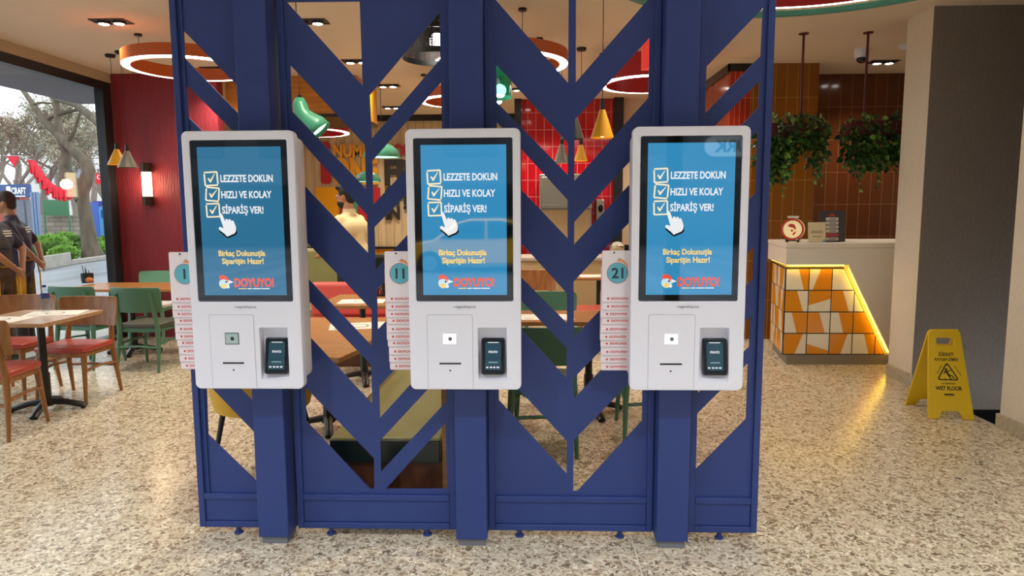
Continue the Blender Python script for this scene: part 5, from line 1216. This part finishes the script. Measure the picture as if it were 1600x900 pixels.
# ================================================================== PEOPLE
SKIN = mat('skin', 'b57a58', 0.5); HAIR = mat('hair_black', '17120f', 0.7); NAVY = mat('navy_shirt', '20283c', 0.7); APRON = mat('apron_yellow', 'd99a1c', 0.6); BLKT = mat('black_trousers', '1c1d20', 0.8)
BEIGESH = mat('beige_shirt', 'e2cf9f', 0.7, bump=((40, 40, 15), .3)); SHOE = mat('shoe_black', '101012', 0.4)
def person(label, loc, rz, Ht, shirt, arms, lean=0.0, apron=False, beard=False, back_print=False, turn=0.0):
    """stands facing -y; all joints in metres for a 1.75 m figure"""
    t = thing('person', label, 'person', loc, rz); k = Ht/1.75; L = lambda p: Vector(p)*k
    def bend(p):           # lean forward from the hips
        p = Vector(p)
        if p.z > .95: a = lean*min(1, (p.z-.95)/.5); p = Vector((p.x, p.y-(p.z-.95)*math.sin(a), .95+(p.z-.95)*math.cos(a)))
        return p*k
    hip, chest, neck, head = (0, 0, .98), (0, .01, 1.30), (0, .015, 1.47), (0, -.015, 1.63)
    def C(b, p, q, r0, r1): b.cap(bend(p), bend(q), r0*k, r1*k, 14)
    def arm(s):
        sh = (s*.185, .015, 1.39)
        if arms == 'behind': return [sh, (s*.27, .13, 1.17), (s*.07, .21, .99)]
        if arms == 'front': return [sh, (s*.25, -.02, 1.15), (s*.17, -.24, 1.04)]
        return [sh, (s*.235, .03, 1.14), (s*.24, -.03, .90)]
    body = MB()
    for s in (-1, 1):
        C(body, (s*.095, 0, .93), (s*.105, -.01, .50), .088, .058); C(body, (s*.105, -.01, .50), (s*.11, .02, .09), .056, .040); C(body, (s*.11, .03, .06), (s*.125, -.13, .04), .042, .035)
        a = arm(s); C(body, a[0], a[1], .052, .042); C(body, a[1], a[2], .040, .027)
        w = Vector(a[2]); d = (w-Vector(a[1])).normalized()
        inn = Vector((-s, 0, 0)) if arms != 'behind' else Vector((-s*.4, 0, -.9)).normalized()
        palm = w+d*.055; C(body, w, palm, .026, .030)
        side = d.cross(Vector((0, 1, 0))).normalized() if arms == 'behind' else Vector((0, 1, 0))
        for i, ln in enumerate((.066, .074, .07, .056)):
            o = palm+side*(i-1.5)*.019; m = o+d*.045; e = m+(d*.6+inn*.5).normalized()*ln*.55
            C(body, o, m, .0098, .0092); C(body, m, e, .0092, .0078)
        C(body, w+d*.02+side*-.03, w+d*.065+side*-.052+inn*.012, .011, .009)
    C(body, (-.07, 0, .96), (.07, 0, .96), .125, .125); C(body, (0, .0, 1.0), (0, .005, 1.22), .135, .14); C(body, (-.075, .015, 1.28), (.075, .015, 1.28), .125, .125); C(body, (-.145, .015, 1.39), (.145, .015, 1.39), .06, .06)
    for s in (-1, 1): C(body, (0, .03, 1.47), (s*.15, .015, 1.40), .05, .045)
    C(body, (0, .03, 1.42), (0, .012, 1.56), .062, .056)
    hm = Matrix.Rotation(turn, 4, 'Z'); hc = Vector((0, -.012, 1.645))
    def HP(p): return bend(hc+(hm @ Vector(p)))
    def E(b, c, r): b.ell(HP(c), tuple(x*k for x in r), (0, 0, turn), 16)
    E(body, (0, .01, .02), (.076, .096, .108)); E(body, (0, -.025, -.06), (.058, .068, .062)); E(body, (0, -.098, -.012), (.012, .018, .022)); E(body, (0, -.084, .004), (.010, .016, .03)); E(body, (0, -.088, -.052), (.022, .012, .010))
    for s in (-1, 1): E(body, (s*.077, .012, -.005), (.012, .02, .032))
    body.build('body', SKIN, t, local=True, remesh=.0085*k, relax=4)
    # clothes
    b = MB(); C(b, (-.075, 0, .955), (.075, 0, .955), .142, .142); C(b, (0, 0, .97), (0, .005, 1.22), .150, .152); C(b, (-.078, .015, 1.28), (.078, .015, 1.28), .138, .138); C(b, (-.145, .015, 1.385), (.145, .015, 1.385), .072, .072); C(b, (0, .025, 1.40), (0, .02, 1.485), .078, .066)
    for s in (-1, 1): C(b, (0, .03, 1.462), (s*.155, .015, 1.395), .056, .055)
    for s in (-1, 1):
        a = arm(s); e = Vector(a[0]).lerp(Vector(a[1]), .72 if shirt is NAVY else 1.0); C(b, a[0], e, .068, .062)
        if shirt is not NAVY: C(b, a[1], Vector(a[1]).lerp(Vector(a[2]), .85), .056, .042)
    if shirt is not NAVY:          # loose long-sleeved polo
        C(b, (-.12, .03, 1.30), (.12, .03, 1.30), .128, .128); C(b, (-.06, .02, 1.05), (.06, .02, 1.05), .158, .158)
    sh = b.build('shirt', shirt, t, local=True, remesh=.011*k, relax=5 if shirt is NAVY else 22)
    if shirt is not NAVY:
        b = MB(); vs = []; N = 24
        for z, q in ((1.455, .082), (1.49, .073), (1.515, .069), (1.50, .064), (1.46, .066)):
            for i in range(N): a_ = 2*PI*i/N; vs.append(bend((q*math.cos(a_), .022+q*.95*math.sin(a_), z)))
        b.add(vs, [(j*N+i, j*N+(i+1) % N, (j+1)*N+(i+1) % N, (j+1)*N+i) for j in range(4) for i in range(N)]); b.build('collar', mat('collar_beige', 'd9c69c', 0.7), t, local=True)
    b = MB()
    for s in (-1, 1): C(b, (s*.095, 0, .93), (s*.105, -.01, .50), .105, .078); C(b, (s*.105, -.01, .50), (s*.11, .015, .10), .076, .062)
    C(b, (-.075, 0, .94), (.075, 0, .94), .138, .138); b.build('trousers', BLKT, t, local=True, remesh=.011*k, relax=4)
    for s in (-1, 1):
        b = MB(); C(b, (s*.11, .05, .055), (s*.128, -.15, .045), .054, .046); b.box(s*.12*k-.05*k, s*.12*k+.05*k, -.19*k, .10*k, 0, .02*k); b.build('shoe', SHOE, t, local=True, remesh=.009*k, relax=3)
    b = MB(); E(b, (0, .022, .038), (.086, .098, .102)); E(b, (0, .06, -.02), (.072, .05, .06)); E(b, (0, -.06, .095), (.06, .045, .03))
    hr = b.build('hair', HAIR, t, local=True, remesh=.009*k, relax=2)
    if beard: b = MB(); E(b, (0, -.03, -.075), (.062, .068, .052)); E(b, (0, -.084, -.045), (.028, .016, .008)); b.build('beard', HAIR, t, local=True, remesh=.008*k, relax=2)
    for s in (-1, 1):
        b = MB(); E(b, (s*.03, -.083, .012), (.011, .008, .007)); b.build('eye', PAPER, t, local=True); b = MB(); E(b, (s*.03, -.0905, .012), (.005, .003, .005)); b.build('iris', HAIR, t, local=True)
        b = MB(); b.obox(HP((s*.031, -.089, .032)), (.028*k, .006*k, .005*k), (0, 0, turn)); b.build('eyebrow', HAIR, t, local=True)
    if apron:
        b = MB(); R_ = Matrix.Identity(3)
        vs = []; N = 22
        for j, (z, rx, ry) in enumerate(((1.02, .165, .165), (.98, .168, .168), (.80, .175, .168), (.55, .185, .165))):
            for i in range(N+1):
                a_ = math.radians(-90-128+256*i/N) if z < 1.0 else math.radians(-90-178+356*i/N)
                vs.append(bend((rx*1.15*math.cos(a_), ry*math.sin(a_), z)))
        fs = [(j*(N+1)+i, j*(N+1)+i+1, (j+1)*(N+1)+i+1, (j+1)*(N+1)+i) for j in range(3) for i in range(N)]
        b.add(vs, fs); b.build('apron', APRON, t, local=True, smooth=60).modifiers.new('thick', 'SOLIDIFY').thickness = .008
        b = MB(); b.path([bend((0, .175, 1.01)), bend((-.03, .19, .85)), bend((-.05, .185, .62))], [.014, .02, .024], 8, flat=.3); b.build('apron_string', APRON, t, local=True)
    if back_print:
        for i, (w_, z) in enumerate(((.15, 1.375), (.17, 1.35), (.12, 1.325))):
            b = MB(); c = [bend((u, .162-.05*abs(u)/.1*.3, zz)) for u, zz in ((-w_/2, z-.007), (w_/2, z-.007), (w_/2, z+.007), (-w_/2, z+.007))]; b.add(c, [(0, 1, 2, 3)]); b.build('back_print', PAPER, t, local=True, smooth=0).modifiers.new('thick', 'SOLIDIFY').thickness = .003
    return t
person('person in navy shirt and yellow apron outside, the farther one, beside the shrubs', (-5.85, 7.50, 0), math.radians(-68), 1.77, NAVY, 'behind', lean=.10, apron=True, back_print=True)
person('person in navy shirt and yellow apron outside, cut by the left photo edge', (-5.54, 6.80, 0), math.radians(-78), 1.74, NAVY, 'behind', lean=.06, apron=True, back_print=True)
person('bearded person in beige shirt standing behind the lattice, seen from behind, head turned left', (-2.08, 7.6, 0), math.radians(-108), 1.82, BEIGESH, 'front', lean=.05, beard=True, turn=math.radians(8))

# ================================================================== STREET BEFORE THE ENTRANCE (it mirrors in the displays)
t = thing('yellow_car', 'yellow car on the street before the entrance, mirrored in the middle display', 'car', (-1.4, -12.6, -0.12))
TY = mat('taxi_yellow', 'f0b428', 0.25, coat=.6); CG = mat('car_glass', '15202a', 0.05)
x0, zg = -3.6, -.12
prof = [(-.05, .35), (0, .62), (.15, .78), (.95, .92), (1.55, 1.36), (1.9, 1.46), (2.7, 1.46), (3.2, 1.36), (3.75, .98), (4.25, .92), (4.38, .72), (4.38, .35), (3.95, .28), (.35, .28)]
b = MB(); b.prism([(x0+x, zg+z) for x, z in prof], -13.45, -11.75); b.build('body', TY, t, bevel=.06, seg=3)
for Yw, d_ in ((-11.74, .02), (-13.46, -.02)):
    for pl in ([(1.12, .95), (1.62, 1.33), (1.92, 1.40), (2.28, 1.40), (2.28, .95)], [(2.36, .95), (2.36, 1.40), (2.7, 1.40), (3.12, 1.31), (3.5, .98)]):
        b = MB(); b.prism([(x0+x, zg+z) for x, z in pl], Yw-.01, Yw+d_); b.build('window', CG, t)
    for wx in (.85, 3.55):
        b = MB(); b.path([(x0+wx, Yw-.10 if d_ > 0 else Yw+.10, zg+.32), (x0+wx, Yw+.02 if d_ > 0 else Yw-.02, zg+.32)], .32, 28); w_ = b.build('wheel', mat('tyre', '131314', 0.8), t)
        b = MB(); b.path([(x0+wx, Yw, zg+.32), (x0+wx, Yw+(.03 if d_ > 0 else -.03), zg+.32)], .2, 20); b.build('hub', mat('alloy', '8a8d92', 0.3, metal=.8), w_)
t = thing('street_building', 'dark building across the street from the entrance, mirrored in the displays', 'building', (0, -24, -0.12))
b = MB(); b.box(-26, 24, -30, -24, -.12, 9); b.build('wall', mat('facade_dark', '55585c', 0.7), t)
for i in range(12):
    for z in (3.9, 6.4):
        b = MB(); b.box(-24+4*i, -21.6+4*i, -24, -23.95, z, z+1.7); b.build('window', mat('facade_glass', '26303a', 0.15), t)
b = MB(); b.box(-26, 24, -24, -23.9, .1, 2.7); b.build('shop_front', mat('shopfront_glass', '2a3036', 0.12), t)
b = MB(); b.plate([rrect(7.1, 13.0, 3.75, 4.6, .4)], -23.95, -23.8, k=0); b.T = Matrix.Rotation(PI, 4, 'Z'); b.text('TÜRK', -9.4, 3.95, 23.79, w=1.9, h=.48, k=1, bold=.03)
b.build('sign_board', [mat('sign_pale', 'c9d2d2', 0.5), mat('sign_print', '2a3c4a', 0.5)], t, smooth=0)
